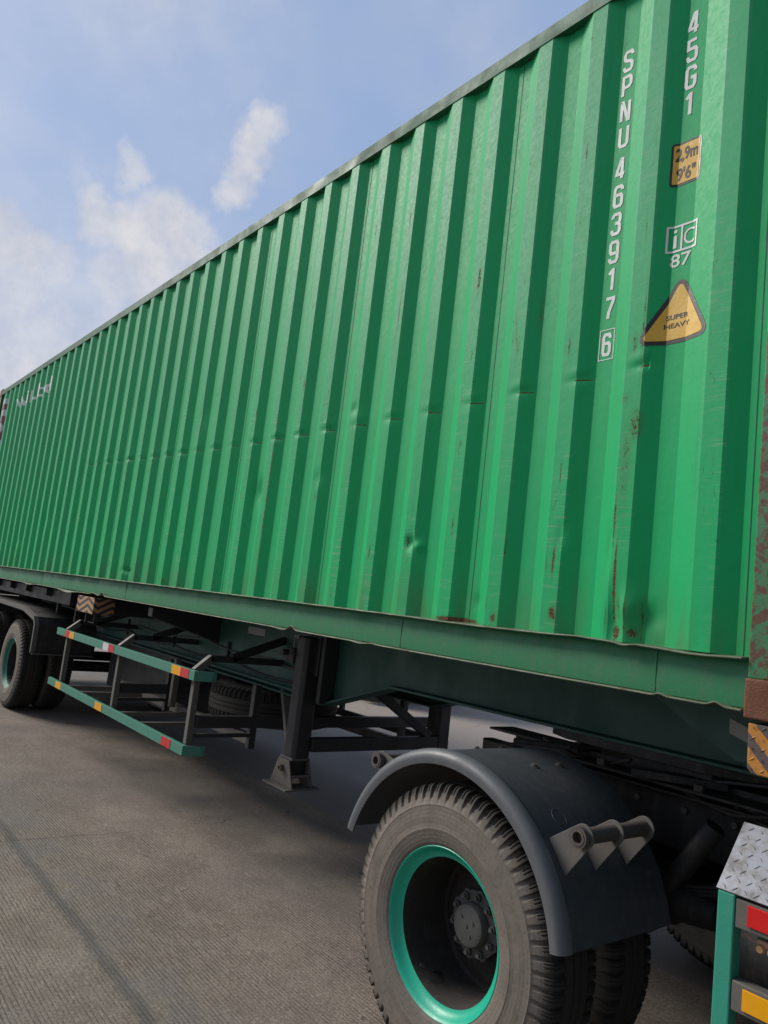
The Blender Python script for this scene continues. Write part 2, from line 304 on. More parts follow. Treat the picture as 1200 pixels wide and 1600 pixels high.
# ------------------------------------------------------------------ mesh helpers
class MB:
    def __init__(s): s.v = []; s.f = []
    def add(s, vs, fs):
        o = len(s.v); s.v += [Vector(p) for p in vs]; s.f += [[i + o for i in f] for f in fs]; return s
    def box(s, a, b):
        x0, y0, z0 = a; x1, y1, z1 = b
        return s.add([(x0, y0, z0), (x1, y0, z0), (x1, y1, z0), (x0, y1, z0), (x0, y0, z1), (x1, y0, z1), (x1, y1, z1), (x0, y1, z1)],
              [(0, 3, 2, 1), (4, 5, 6, 7), (0, 1, 5, 4), (1, 2, 6, 5), (2, 3, 7, 6), (3, 0, 4, 7)])
    def bar(s, p, q, w, h, up=(0, 0, 1)):
        p = Vector(p); q = Vector(q); d = (q - p).normalized(); u = Vector(up)
        if abs(d.dot(u)) > .98: u = Vector((1, 0, 0))
        r = d.cross(u).normalized() * w / 2; t = r.cross(d).normalized() * h / 2
        c = [(-1, -1), (1, -1), (1, 1), (-1, 1)]
        return s.add([p + r * a + t * b for a, b in c] + [q + r * a + t * b for a, b in c],
              [(3, 2, 1, 0), (4, 5, 6, 7), (0, 1, 5, 4), (1, 2, 6, 5), (2, 3, 7, 6), (3, 0, 4, 7)])
    def cyl(s, p, q, r, n=24, r2=None, cap=True):
        p = Vector(p); q = Vector(q); d = (q - p).normalized(); u = Vector((0, 0, 1)) if abs(d.z) < .9 else Vector((1, 0, 0))
        a = d.cross(u).normalized(); b = d.cross(a); r2 = r if r2 is None else r2
        vs = [p + (a * cos(2 * pi * i / n) + b * sin(2 * pi * i / n)) * r for i in range(n)] + [q + (a * cos(2 * pi * i / n) + b * sin(2 * pi * i / n)) * r2 for i in range(n)]
        fs = [(i, i + n, (i + 1) % n + n, (i + 1) % n) for i in range(n)]
        if cap: fs += [tuple(range(n)), tuple(reversed(range(n, 2 * n)))]
        return s.add(vs, fs)
    def pipe(s, p, q, r, ri, n=28):
        p = Vector(p); q = Vector(q); d = (q - p).normalized(); u = Vector((0, 0, 1)) if abs(d.z) < .9 else Vector((1, 0, 0))
        a = d.cross(u).normalized(); b = d.cross(a); vs = []
        for c, rad in ((p, r), (q, r), (q, ri), (p, ri)):
            vs += [c + (a * cos(2 * pi * i / n) + b * sin(2 * pi * i / n)) * rad for i in range(n)]
        fs = []
        for k in range(4):
            o, o2 = k * n, ((k + 1) % 4) * n
            fs += [(o + i, o2 + i, o2 + (i + 1) % n, o + (i + 1) % n) for i in range(n)]
        return s.add(vs, fs)
    def tube(s, pts, r, n=10):
        for a, b in zip(pts[:-1], pts[1:]): s.cyl(a, b, r, n)
        return s
    def prism(s, poly, fn):          # poly: 2D list; fn(u,v,t) t in 0,1 -> 3D
        n = len(poly)
        vs = [fn(u, v, 0) for u, v in poly] + [fn(u, v, 1) for u, v in poly]
        return s.add(vs, [tuple(range(n)), tuple(reversed(range(n, 2 * n)))] + [(i, i + n, (i + 1) % n + n, (i + 1) % n) for i in range(n)])
    def loft(s, secs, closed=True, caps=True, ring=False):
        n = len(secs[0]); vs = [p for c in secs for p in c]; fs = []
        m = len(secs)
        for k in range(m if ring else m - 1):
            k2 = (k + 1) % m
            for i in range(n if closed else n - 1):
                j = (i + 1) % n
                fs.append((k * n + i, k * n + j, k2 * n + j, k2 * n + i))
        if caps and closed and not ring: fs += [tuple(reversed(range(n))), tuple(range((m - 1) * n, m * n))]
        return s.add(vs, fs)
def wloc(p):
    v = Vector((0, 0, 0))
    while p is not None: v += p.location; p = p.parent
    return v
def obj(name, mb, mat, parent=None, bevel=0, smooth=None, keep=False, segs=2):
    me = bpy.data.meshes.new(name)
    off = Vector((0, 0, 0)) if keep else wloc(parent)
    me.from_pydata([v - off for v in mb.v], [], mb.f); me.validate(); me.update()
    bm = bmesh.new(); bm.from_mesh(me); bmesh.ops.recalc_face_normals(bm, faces=bm.faces); bm.to_mesh(me); bm.free()
    me.materials.append(mat)
    if smooth is not None:
        me.shade_smooth() if hasattr(me, 'shade_smooth') else None
        try: me.set_sharp_from_angle(angle=radians(smooth))
        except Exception: pass
    o = bpy.data.objects.new(name, me); COL.objects.link(o)
    if parent: o.parent = parent
    if bevel:
        b = o.modifiers.new('bevel', 'BEVEL'); b.width = bevel; b.segments = segs; b.limit_method = 'ANGLE'; b.angle_limit = radians(40)
    return o
def thing(name, label, cat, loc, group=None):
    o = bpy.data.objects.new(name, None); COL.objects.link(o); o.location = loc; o.empty_display_size = .2
    o['label'] = label; o['category'] = cat
    if group: o['group'] = group
    return o
def cut(o, mb):
    c = obj('cutter', mb, M['black']); c.location = wloc(o) * -1 if o.parent else (0, 0, 0)
    md = o.modifiers.new('b', 'BOOLEAN'); md.object = c; md.solver = 'EXACT'; md.operation = 'DIFFERENCE'
    c.location = Vector((0, 0, 0)); bpy.context.view_layer.update()
    me = bpy.data.meshes.new_from_object(o.evaluated_get(bpy.context.evaluated_depsgraph_get()))
    o.modifiers.clear(); o.data = me
    bpy.data.objects.remove(c)

# ------------------------------------------------------------------ ground
def sheet(x0, x1, f0, f1, z, nx=2):
    mb = MB(); xs = [x0 + (x1 - x0) * i / nx for i in range(nx + 1)]
    mb.add([(x, f0(x), z) for x in xs] + [(x, f1(x), z) for x in xs], [(i, i + 1, i + nx + 2, i + nx + 1) for i in range(nx)])
    return mb
g = obj('asphalt_ground', sheet(-1500, 1500, lambda x: -1500, lambda x: 1500, 0), M['asphalt']); g['kind'] = 'structure'
edge = lambda x: 1.44 + .045 * (x + 2.8) if x > -60 else 1.44 + .045 * (-57.2)
cr = obj('concrete_road', sheet(-60, 40, lambda x: -9.0, edge, .004, 1), M['concrete']); cr['kind'] = 'structure'

# ------------------------------------------------------------------ container
E_ = [0.6, 0.283, -0.012, -0.304, -0.593, -0.88, -1.171, -1.464, -1.759, -2.049, -2.333, -2.623, -2.923, -3.212, -3.499, -3.788, -4.08, -4.367, -4.657, -4.951, -5.242, -5.536, -5.832, -6.118, -6.413, -6.711, -7.005, -7.301, -7.587, -7.886, -8.178, -8.466, -8.766, -9.049, -9.35, -9.644, -9.936, -10.23, -10.52, -10.81]
X0, X1, ZB, ZW0, ZW1, ZT, WID, DEP = -11.298, .894, 1.448, 1.625, 4.247, 4.344, 2.438, .036
BR = [(-11.16, DEP * .8), (-11.10, DEP * .8)]
for e in reversed(E_):
    BR += [(e - .073, 0), (e, 0), (e + .065, DEP), (e + .139, DEP)]
BR = BR[:-1] + [(.735, DEP)]
BR = [b for i, b in enumerate(BR) if i == 0 or b[0] > BR[i - 1][0] + .002]
def prof(x):
    if x <= BR[0][0]: return BR[0][1]
    for (a, ya), (b, yb) in zip(BR[:-1], BR[1:]):
        if a <= x <= b: return ya + (yb - ya) * (x - a) / (b - a)
    return BR[-1][1]
CR = [(-6.2, 2.76), (-5.574, 2.731), (-4.207, 2.675), (-2.576, 2.627), (-1.444, 2.61), (-.783, 2.6), (-.344, 2.608), (.3, 2.62)]
def crz(x):
    for (a, za), (b, zb) in zip(CR[:-1], CR[1:]):
        if a <= x <= b: return za + (zb - za) * (x - a) / (b - a)
    return None
DENTS = [(-.906, 1.965, .035, .035, .018), (-.86, 1.95, .03, .02, -.008), (-2.50, 2.30, .05, .07, .014), (-2.43, 2.20, .03, .05, .008), (-1.78, 2.33, .04, .04, .006), (-5.972, 2.677, .035, .05, .02), (-4.62, 1.715, .06, .02, .014), (.235, 1.68, .035, .10, .022), (.30, 1.74, .05, .05, -.012), (.36, 1.72, .05, .04, .012),
         (-1.5, 2.70, .03, .03, .006), (-8.5, 1.95, .06, .06, .008), (-.45, 1.72, .03, .03, .005), (-7.4, 2.2, .1, .1, .008), (.2, 1.95, .02, .08, .006), (-3.5, 2.9, .06, .12, .006), (-.02, 2.0, .02, .05, .004)]
def disp(x, z):
    d = 0
    for cx, cz, rx, rz, a in DENTS:
        ux, uz = (x - cx) / rx, (z - cz) / rz; q = ux * ux + uz * uz
        if q < 9: d += a * math.exp(-q)
    c = crz(x)
    if c is not None:
        u = (z - c) / .016
        if abs(u) < 4:
            w = math.exp(-min(abs(x - b) for b in (e for e in E_)) ** 2 / .045 ** 2)
            amp = .0075 * (.5 + noise.noise(Vector((x * 2.5, 0, 3))) * 1.0) * w
            d += amp * math.exp(-u * u) - amp * .35 * math.exp(-((z - c - .035) / .02) ** 2)
    # gentle waviness of thin sheet
    d += .0012 * noise.noise(Vector((x * 1.3, z * 1.1, 0))) + .0004 * noise.noise(Vector((x * 6, z * 3.0, 5)))
    return d
def surf(x, z): return prof(x) + disp(x, z)
RUSTS = [(-5.972, 2.677, .02, .05, .9), (.232, 1.82, .006, .16, .92), (.245, 1.655, .018, .03, .85), (.255, 1.74, .012, .05, .62), (.285, 1.72, .004, .08, .9), (.31, 1.66, .02, .02, .75), (.335, 1.70, .004, .09, .8), (.20, 1.70, .004, .06, .7), (.215, 2.05, .006, .12, .7), (.275, 2.75, .006, .25, .6), (.27, 2.40, .03, .07, .62), (.24, 2.25, .03, .2, .5),
         (-.03, 1.70, .02, .03, .8), (-.045, 1.90, .006, .07, .85), (-.02, 1.86, .02, .004, .9), (-.93, 1.97, .004, .03, .95), (-.88, 1.95, .003, .03, .9), (-2.335, 2.35, .006, .5, .72), (-2.34, 1.95, .006, .4, .66), (-.3, 1.95, .004, .06, .7), (-.33, 1.66, .02, .02, .7), (-.56, 1.632, .12, .013, .95), (-1.2, 3.2, .004, .15, .75), (-1.2, 3.7, .004, .10, .7), (-.62, 3.2, .012, .08, .72),
         (.10, 2.35, .03, .004, .8), (.22, 2.5, .03, .02, .55), (-.25, 2.95, .01, .1, .55), (-3.78, 1.66, .03, .03, .6), (-9.0, 2.6, .01, .3, .62), (-8.9, 2.9, .02, .03, .8), (-7.0, 2.3, .01, .3, .5)]
rnd = random.Random(3)
for i in range(70):
    e = rnd.choice(E_); RUSTS.append((e - rnd.uniform(0, .075), rnd.uniform(1.66, 4.2), rnd.uniform(.003, .010), rnd.uniform(.01, .07), rnd.uniform(.55, .8)))
def wear(x, z):
    w = 0
    for cx, cz, rx, rz, a in RUSTS:
        ux = (x - cx) / rx
        if abs(ux) > 2.6: continue
        uz = (z - cz) / rz; q = ux * ux + uz * uz
        if q < 7: w = max(w, a * math.exp(-q * .6))
    c = crz(x)
    if c is not None and abs(z - c) < .02:
        m = (x - min(E_, key=lambda e: abs(x - e - .02) )); 
        if -.01 < m < .055: w = max(w, .9 * math.exp(-((z - c + .004) / .004) ** 2))
    if z < ZW0 + .03: w = max(w, .42 * math.exp(-(z - ZW0) / .01) * (.6 + noise.noise(Vector((x * 3, 0, 0)))))
    return w
con = thing('shipping_container', 'dented green corrugated shipping container with white lettering riding on the chassis trailer', 'shipping container', (-5.2, 1.219, ZB))
def build_wall():
    xs = [BR[0][0]]
    for (a, _), (b, _) in zip(BR[:-1], BR[1:]):
        st = .0055 if a > -2.7 else (.012 if a > -6.5 else .026)
        n = max(1, int(round((b - a) / st)))
        xs += [a + (b - a) * (i + 1) / n for i in range(n)]
    zs = []; z = ZW0
    while z < ZW1 - 1e-6:
        zs.append(z)
        z += .005 if (z < 1.66 or 2.58 < z < 2.76) else (.010 if z < 2.1 else .02)
    zs.append(ZW1)
    nx, nzz = len(xs), len(zs)
    me = bpy.data.meshes.new('side_wall'); off = wloc(con)
    vs = []; cols = []
    for x in xs:
        p = prof(x); out = 1.0 if p < .004 else 0.0
        for z in zs:
            vs.append((x - off.x, p + disp(x, z) - off.y, z - off.z)); cols += [wear(x, z), out, 0, 1]
    fs = [(i * nzz + j, (i + 1) * nzz + j, (i + 1) * nzz + j + 1, i * nzz + j + 1) for i in range(nx - 1) for j in range(nzz - 1)]
    me.from_pydata(vs, [], fs); me.update()
    a = me.color_attributes.new('wear', 'FLOAT_COLOR', 'POINT'); a.data.foreach_set('color', cols)
    me.materials.append(M['wall']); me.shade_smooth()
    try: me.set_sharp_from_angle(angle=radians(14))
    except Exception: pass
    o = bpy.data.objects.new('side_wall', me); COL.objects.link(o); o.parent = con
    return o
side = build_wall()
# object-space of wall is offset: textures use object coords -> heights: shift so Z reads world height
mb = MB()   # weld seams between the wall sheets
for x in (.682, -.503, -1.085 - .585, -2.84, -4.01, -5.17, -6.35):
    x = x
seamx = [E_[i] + d for i, d in ((0, .088), (4, .092), (8, .088), (12, .09), (16, .09), (20, .09), (24, .09))]
for x in seamx:
    secs = []
    for i in range(60):
        z = ZW0 + (ZW1 - ZW0) * i / 59; y = surf(x, z)
        secs.append([Vector((x - .0014, y + .001, z)), Vector((x - .0014, y - .0012, z)), Vector((x + .0014, y - .0012, z)), Vector((x + .0014, y + .001, z))])
    mb.loft(secs)
obj('weld_seam', mb, paint('seam_sealant', (.012, .075, .040), .6), con)
def rail_loft(poly, x0, x1, step, fn):
    n = max(2, int((x1 - x0) / step)); secs = []
    for i in range(n + 1):
        x = x0 + (x1 - x0) * i / n
        secs.append([Vector(fn(x, y, z)) for y, z in poly])
    return secs
# bottom rail: outward-facing channel; lips bent in service
BOT = 1.468
def g1(x, c, w): return math.exp(-((x - c) / w) ** 2)
def toplip(x):
    return .0012 * noise.noise(Vector((x * 1.1, 1, 0))) + .0010 * noise.noise(Vector((x * 14, 2, 0))) - .008 * g1(x, .55, .12) - .007 * g1(x, .30, .03) + .004 * g1(x, .1, .1) - .004 * g1(x, -.5, .3)
def botlip(x):
    return .0010 * noise.noise(Vector((x * .9, 7, 0))) + .0008 * noise.noise(Vector((x * 11, 9, 0))) + .024 * g1(x, -1.845, .035) - .006 * g1(x, -1.95, .06) + .004 * g1(x, -1.1, .03) - .005 * g1(x, -1.2, .04) - .022 * g1(x, -6.1, .25) + .032 * g1(x, -5.05, .05) + .016 * g1(x, -5.3, .08) + .008 * g1(x, .44, .018) + .012 * g1(x, .63, .02) - .015 * g1(x, -7.6, .2)
web = [(.062, 1.620), (.036, 1.620), (.031, 1.606), (.028, BOT + .03), (.030, BOT + .006), (.062, BOT + .006)]
obj('bottom_rail', MB().loft(rail_loft(web, -11.12, .72, .5, lambda x, y, z: (x, y, z))), M['rail'], con, smooth=40)
top_l = [(.060, 1.6205), (-.018, 1.6185), (-.0205, 1.6220), (-.018, 1.6255), (.060, 1.629)]
def fl(x, y, z):
    k = min(1, max(0, (.03 - y) / .045)); return (x, y + k * .002 * noise.noise(Vector((x * 5, 4, 0))), z + toplip(x) * k)
obj('rail_flange', MB().loft(rail_loft(top_l, -11.12, .71, .012, fl)), M['edge'], con, smooth=40)
bot_l = [(.060, BOT - .002), (-.006, BOT - .003), (-.008, BOT), (-.006, BOT + .003), (.060, BOT + .004)]
def fb(x, y, z):
    k = min(1, max(0, (.03 - y) / .035)); return (x, y + k * .0015 * noise.noise(Vector((x * 4, 3, 0))), z + botlip(x) * k)
obj('rail_flange', MB().loft(rail_loft(bot_l, -11.12, .71, .012, fb)), M['edge'], con, smooth=40)
for x in (.40, -.93, -4.57, -7.2): obj('rail_weld', MB().box((x - .003, .0268, BOT + .012), (x + .003, .0325, 1.606)), M['rail'], con)
def ft(x, y, z): return (x, y + .0015 * noise.noise(Vector((x * 2, z, 0))), z + .0015 * noise.noise(Vector((x * 3, y * 30, 2))))
obj('top_rail', MB().loft(rail_loft([(-.004, ZW1), (.062, ZW1), (.062, 4.315), (.004, 4.324), (-.004, 4.318)], -11.12, .74, .05, ft)), M['toprail'], con, smooth=40)
mb = MB().box((-11.12, .05, 4.300), (.74, WID - .05, 4.322)); obj('roof', mb, M['toprail'], con)
mb = MB()   # corner posts, near side and far side
for y0, y1 in ((-.002, .11), (WID - .11, WID)):
    for x0, x1 in ((.722, .888), (-11.29, -11.15)):
        o = obj('corner_post', MB().box((x0, y0, ZB + .116), (x1, y1, 4.23)), M['post'], con, bevel=.006)
        if y0 > 1: pass
for x0 in (.716, X0):
    for y0 in (-.006, WID - .156):
        for z0 in (ZB, ZT - .118):
            o = obj('corner_casting', MB().box((x0, y0, z0), (x0 + .178, y0 + .162, z0 + .118)), M['casting'], con, bevel=.007, segs=3)
            if y0 < 0 and x0 > 0:
                mb = MB(); n = 28; pts = []
                for i in range(n):
                    a = 2 * pi * i / n; sx = .0 ; pts.append((x0 + .106 + .026 * cos(a), z0 + .059 + (.014 if sin(a) >= 0 else -.014) + .026 * sin(a)))
                mb.prism(pts, lambda u, v, t: (u, -.05 + t * .12, v))
                off = wloc(con)
                mb.v = [v for v in mb.v]
                # boolean in the casting's local frame
                c = obj('cutter', mb, M['black']); md = o.modifiers.new('b', 'BOOLEAN'); md.object = c; md.solver = 'EXACT'
                bpy.context.view_layer.update()
                me = bpy.data.meshes.new_from_object(o.evaluated_get(bpy.context.evaluated_depsgraph_get()))
                o.modifiers.clear(); o.data = me; bpy.data.objects.remove(c)
# far side, ends, floor
mb = MB().box((-11.12, WID - .04, 1.46), (.74, WID - .01, 4.33)); obj('side_wall', mb, M['rail'], con)
def endwall(x, s):
    pts = []; y = .11; k = 0
    while y < WID - .11:
        pts += [(y, 0), (y + .07, 0), (y + .11, .04), (y + .18, .04)]; y += .22
    pts = [(a, b) for a, b in pts if a < WID - .11] + [(WID - .11, 0)]
    m2 = MB(); n = len(pts)
    m2.add([(x - s * b, a, 1.6) for a, b in pts] + [(x - s * b, a, 4.25) for a, b in pts], [(i, i + 1, i + 1 + n, i + n) for i in range(n - 1)])
    return m2
obj('front_wall', endwall(.86, 1), M['rail'], con)
obj('rear_door', MB().box((-11.27, .11, 1.6), (-11.22, 1.21, 4.25)), M['rail'], con, bevel=.004)
obj('rear_door', MB().box((-11.27, 1.23, 1.6), (-11.22, WID - .11, 4.25)), M['rail'], con, bevel=.004)
for z0, z1 in ((1.46, 1.6), (4.25, 4.33)):
    obj('end_sill', MB().box((.80, .156, z0), (.885, WID - .156, z1)), M['rail'], con, bevel=.004)
    obj('end_sill', MB().box((-11.29, .156, z0), (-11.2, WID - .156, z1)), M['rail'], con, bevel=.004)
obj('floor', MB().box((-11.1, .06, 1.59), (.75, WID - .06, 1.615)), M['blackdust'], con)
mb = MB()
for i in range(38):
    x = -11.0 + i * .31
    if x < .7: mb.box((x, .06, 1.47), (x + .045, WID - .06, 1.588))
obj('floor_beam', mb, M['blackdust'], con)
# ---- markings that follow the corrugation
def text_mb(s, cx, z0, h, w=None, bold=0.0, sx=1.0, face='wall'):
    cu = bpy.data.curves.new('t', 'FONT'); cu.body = s; cu.size = 1; cu.resolution_u = 6; cu.offset = bold; cu.align_x = 'LEFT'
    o = bpy.data.objects.new('t', cu); COL.objects.link(o); bpy.context.view_layer.update()
    me = bpy.data.meshes.new_from_object(o.evaluated_get(bpy.context.evaluated_depsgraph_get()))
    bpy.data.objects.remove(o); bpy.data.curves.remove(cu)
    xs = [v.co.x for v in me.vertices]; ys = [v.co.y for v in me.vertices]
    x0, x1, y0, y1 = min(xs), max(xs), min(ys), max(ys)
    k = h / (y1 - y0); kx = (w / (x1 - x0)) if w else k * sx
    m2 = MB(); m2.add([(cx + (v.co.x - (x0 + x1) / 2) * kx, 0, z0 + (v.co.y - y0) * k) for v in me.vertices], [tuple(p.vertices) for p in me.polygons])
    bpy.data.meshes.remove(me)
    return m2
def conform(name, mb, mat, parent, lift=.0015):
    bm = bmesh.new(); vs = [bm.verts.new(v) for v in mb.v]
    for f in mb.f:
        try: bm.faces.new([vs[i] for i in f])
        except ValueError: pass
    bmesh.ops.remove_doubles(bm, verts=bm.verts, dist=1e-5)
    xs = [v.co.x for v in bm.verts]; zs = [v.co.z for v in bm.verts]
    for bx, _ in BR:
        if min(xs) < bx < max(xs):
            bmesh.ops.bisect_plane(bm, geom=bm.verts[:] + bm.edges[:] + bm.faces[:], plane_co=(bx, 0, 0), plane_no=(1, 0, 0), dist=1e-6)
    z = min(zs) + .03
    while z < max(zs):
        bmesh.ops.bisect_plane(bm, geom=bm.verts[:] + bm.edges[:] + bm.faces[:], plane_co=(0, 0, z), plane_no=(0, 0, 1), dist=1e-6); z += .03
    bmesh.ops.triangulate(bm, faces=bm.faces)
    off = wloc(parent)
    for v in bm.verts: v.co = Vector((v.co.x, surf(v.co.x, v.co.z) - lift + v.co.y, v.co.z)) - off
    for f in bm.faces:
        f.normal_update()
        if f.normal.y > 0: f.normal_flip()
    me = bpy.data.meshes.new(name); bm.to_mesh(me); bm.free(); me.materials.append(mat)
    o = bpy.data.objects.new(name, me); COL.objects.link(o); o.parent = parent
    return o
GL = {
 'S': [[(1,.80),(1,.88),(.82,1),(.18,1),(0,.88),(0,.66),(.15,.56),(.85,.44),(1,.34),(1,.12),(.82,0),(.18,0),(0,.12),(0,.22)]],
 'P': [[(0,0),(0,1),(.8,1),(1,.88),(1,.56),(.8,.44),(0,.44)]],
 'N': [[(0,0),(0,1),(.12,1),(.88,0),(1,0),(1,1)]],
 'U': [[(0,1),(0,.12),(.2,0),(.8,0),(1,.12),(1,1)]],
 '4': [[(.72,0),(.72,1),(.55,1),(0,.30),(0,.24),(1.06,.24)]],
 '6': [[(1,.80),(1,.88),(.82,1),(.18,1),(0,.88),(0,.12),(.18,0),(.82,0),(1,.12),(1,.46),(.82,.57),(.06,.57)]],
 '3': [[(0,.80),(0,.88),(.18,1),(.82,1),(1,.88),(1,.66),(.86,.53),(.35,.53)],[(.80,.53),(1,.40),(1,.12),(.82,0),(.18,0),(0,.12),(0,.22)]],
 '9': [[(0,.20),(0,.12),(.18,0),(.82,0),(1,.12),(1,.88),(.82,1),(.18,1),(0,.88),(0,.54),(.18,.43),(.94,.43)]],
 '1': [[(.12,.80),(.55,1),(.62,1),(.62,0)]],
 '7': [[(0,1),(1,1),(1,.90),(.48,.35),(.40,0)]],
 '5': [[(.96,1),(0,1),(0,.58),(.82,.58),(1,.46),(1,.12),(.82,0),(.18,0),(0,.12),(0,.22)]],
 'G': [[(1,.78),(1,.88),(.82,1),(.18,1),(0,.88),(0,.12),(.18,0),(.82,0),(1,.12),(1,.48),(.5,.48)]]}
def glyph(ch, cx, z0, h, w, t=.0135):
    mb = MB(); hw, hh = w - t, h - t
    for li, pl in enumerate(GL[ch]):
        P_ = [Vector((cx - hw / 2 + u * hw, z0 + t / 2 + v * hh)) for u, v in pl]; n = len(P_); vs = []
        for i, p in enumerate(P_):
            d0 = (P_[i] - P_[i - 1]).normalized() if i > 0 else (P_[1] - P_[0]).normalized()
            d1 = (P_[i + 1] - P_[i]).normalized() if i < n - 1 else d0
            n0 = Vector((-d0.y, d0.x)); n1 = Vector((-d1.y, d1.x)); m = (n0 + n1).normalized(); k = t / 2 / max(.5, m.dot(n0))
            for sg in (1, -1): q = p + m * k * sg; vs.append((q.x, -.0004 * li, q.y))
        mb.add(vs, [(2 * i, 2 * i + 1, 2 * i + 3, 2 * i + 2) for i in range(n - 1)])
    return mb
def column(name, s, cx0, cx1, z_top, z_bot, h, w):
    n = len(s); mb = MB()
    for i, ch in enumerate(s):
        t = i / max(1, n - 1); zt = z_top + (z_bot + h - z_top) * t
        t2 = glyph(ch, cx0 + (cx1 - cx0) * t, zt - h, h, w)
        mb.add(t2.v, t2.f)
    return conform(name, mb, M['white'], con)
column('number_marking', 'SPNU', .087, .092, 3.995, 3.565, .096, .048)
column('number_marking', '463917', .090, .091, 3.522, 2.843, .096, .047)
column('size_marking', '45G1', .369, .372, 4.000, 3.568, .096, .047)
def frame_poly(mb, outer, inner):
    n = len(outer); mb.add([(u, 0, v) for u, v in outer] + [(u, 0, v) for u, v in inner], [(i, (i + 1) % n, (i + 1) % n + n, i + n) for i in range(n)])
def rrect(x0, x1, z0, z1, r, n=4):
    p = []
    for cx, cz, a0 in ((x1 - r, z1 - r, 0), (x0 + r, z1 - r, 90), (x0 + r, z0 + r, 180), (x1 - r, z0 + r, 270)):
        for i in range(n + 1):
            a = radians(a0 + 90 * i / n); p.append((cx + r * cos(a), cz + r * sin(a)))
    return p
mb = glyph('6', .092, 2.698, .094, .042); frame_poly(mb, rrect(.058, .126, 2.683, 2.807, .0005, 1), rrect(.0615, .1225, 2.6865, 2.8035, .0005, 1))
conform('check_digit_marking', mb, M['white'], con)
# height sticker
mb = MB(); mb.add([(u, 0, v) for u, v in rrect(.322, .436, 3.298, 3.470, .012)], [tuple(range(20))]); hs = conform('height_sticker', mb, M['blk'], con, .0012)
mb = MB(); mb.add([(u, 0, v) for u, v in rrect(.330, .428, 3.307, 3.461, .006)], [tuple(range(20))]); conform('yellow_field', mb, M['yellow'], hs, .0022)
mb = text_mb('2,9m', .379, 3.388, .060, .084, .022); t2 = text_mb('9\'6"', .379, 3.316, .054, .072, .022); mb.add(t2.v, t2.f); conform('lettering', mb, M['blk'], hs, .0032)
# square mark
mb = MB(); frame_poly(mb, rrect(.325, .442, 3.038, 3.142, .001, 1), rrect(.332, .435, 3.046, 3.134, .001, 1))
mb.add([(.376, 0, 3.046), (.384, 0, 3.046), (.384, 0, 3.134), (.376, 0, 3.134)], [(0, 1, 2, 3)])
t2 = MB(); t2.add([(.348, 0, 3.054), (.361, 0, 3.054), (.361, 0, 3.104), (.348, 0, 3.104), (.348, 0, 3.114), (.361, 0, 3.114), (.361, 0, 3.126), (.348, 0, 3.126)], [(0, 1, 2, 3), (4, 5, 6, 7)]); mb.add(t2.v, t2.f); t2 = text_mb('C', .410, 3.058, .060, .042, .0); mb.add(t2.v, t2.f)
t2 = text_mb('87', .382, 2.980, .050, .080, .012); mb.add(t2.v, t2.f)
conform('approval_marking', mb, M['white'], con)
# triangle sticker
def rtri(pts, r, n=6):
    out = []
    for i in range(3):
        p = Vector(pts[i]); a = (Vector(pts[i - 1]) - p).normalized(); b = (Vector(pts[(i + 1) % 3]) - p).normalized()
        bis = (a + b).normalized(); half = math.acos(max(-1, min(1, a.dot(b)))) / 2; c = p + bis * (r / sin(half))
        t0 = p + a * (r / math.tan(half)); t1 = p + b * (r / math.tan(half))
        a0 = math.atan2((t0 - c).y, (t0 - c).x); a1 = math.atan2((t1 - c).y, (t1 - c).x)
        while a1 - a0 > pi: a1 -= 2 * pi
        while a1 - a0 < -pi: a1 += 2 * pi
        out += [(c.x + r * cos(a0 + (a1 - a0) * k / n), c.y + r * sin(a0 + (a1 - a0) * k / n)) for k in range(n + 1)]
    return out
T0 = [(.243, 2.690), (.530, 2.690), (.392, 2.955)]
mb = MB(); p = rtri(T0, .026); mb.add([(u, 0, v) for u, v in p], [tuple(range(len(p)))]); ts = conform('warning_sticker', mb, M['blk'], con, .0012)
p = rtri([(.270, 2.705), (.504, 2.705), (.392, 2.922)], .012); mb = MB(); mb.add([(u, 0, v) for u, v in p], [tuple(range(len(p)))]); conform('yellow_field', mb, M['yellow'], ts, .0022)
mb = text_mb('SUPER', .386, 2.780, .018, .085, .014); t2 = text_mb('HEAVY', .388, 2.748, .018, .098, .014); mb.add(t2.v, t2.f); conform('lettering', mb, M['blk'], ts, .0032)
# web address and far emblem
mb = MB()
for ch, cx, w_, h_ in (('W', -9.73, .60, .15), ('i', -9.38, .075, .18), ('l', -9.265, .09, .18), ('.', -9.03, .10, .045), ('b', -8.72, .24, .19), ('d', -8.355, .34, .19)):
    conform('web_letter', text_mb(ch, cx, 3.865, h_, w_, .02), M['white'], con)
mb = MB(); mb.add([(-11.1, 0, 2.9), (-10.62, 0, 2.9), (-10.62, 0, 4.13), (-11.1, 0, 4.17)], [(0, 1, 2, 3)]); em = conform('logo_panel', mb, M['palepanel'], con, .0012)
mb = MB(); mb.add([(-10.98, 0, 3.97), (-10.68, 0, 3.97), (-10.68, 0, 4.06), (-10.98, 0, 4.06)], [(0, 1, 2, 3)])
frame_poly(mb, [(-10.84 + .20 * cos(a * pi / 12), 3.68 + .20 * sin(a * pi / 12)) for a in range(24)], [(-10.84 + .08 * cos(a * pi / 12), 3.68 + .08 * sin(a * pi / 12)) for a in range(24)])
conform('red_letter', mb, M['darkred'], em, .0022)

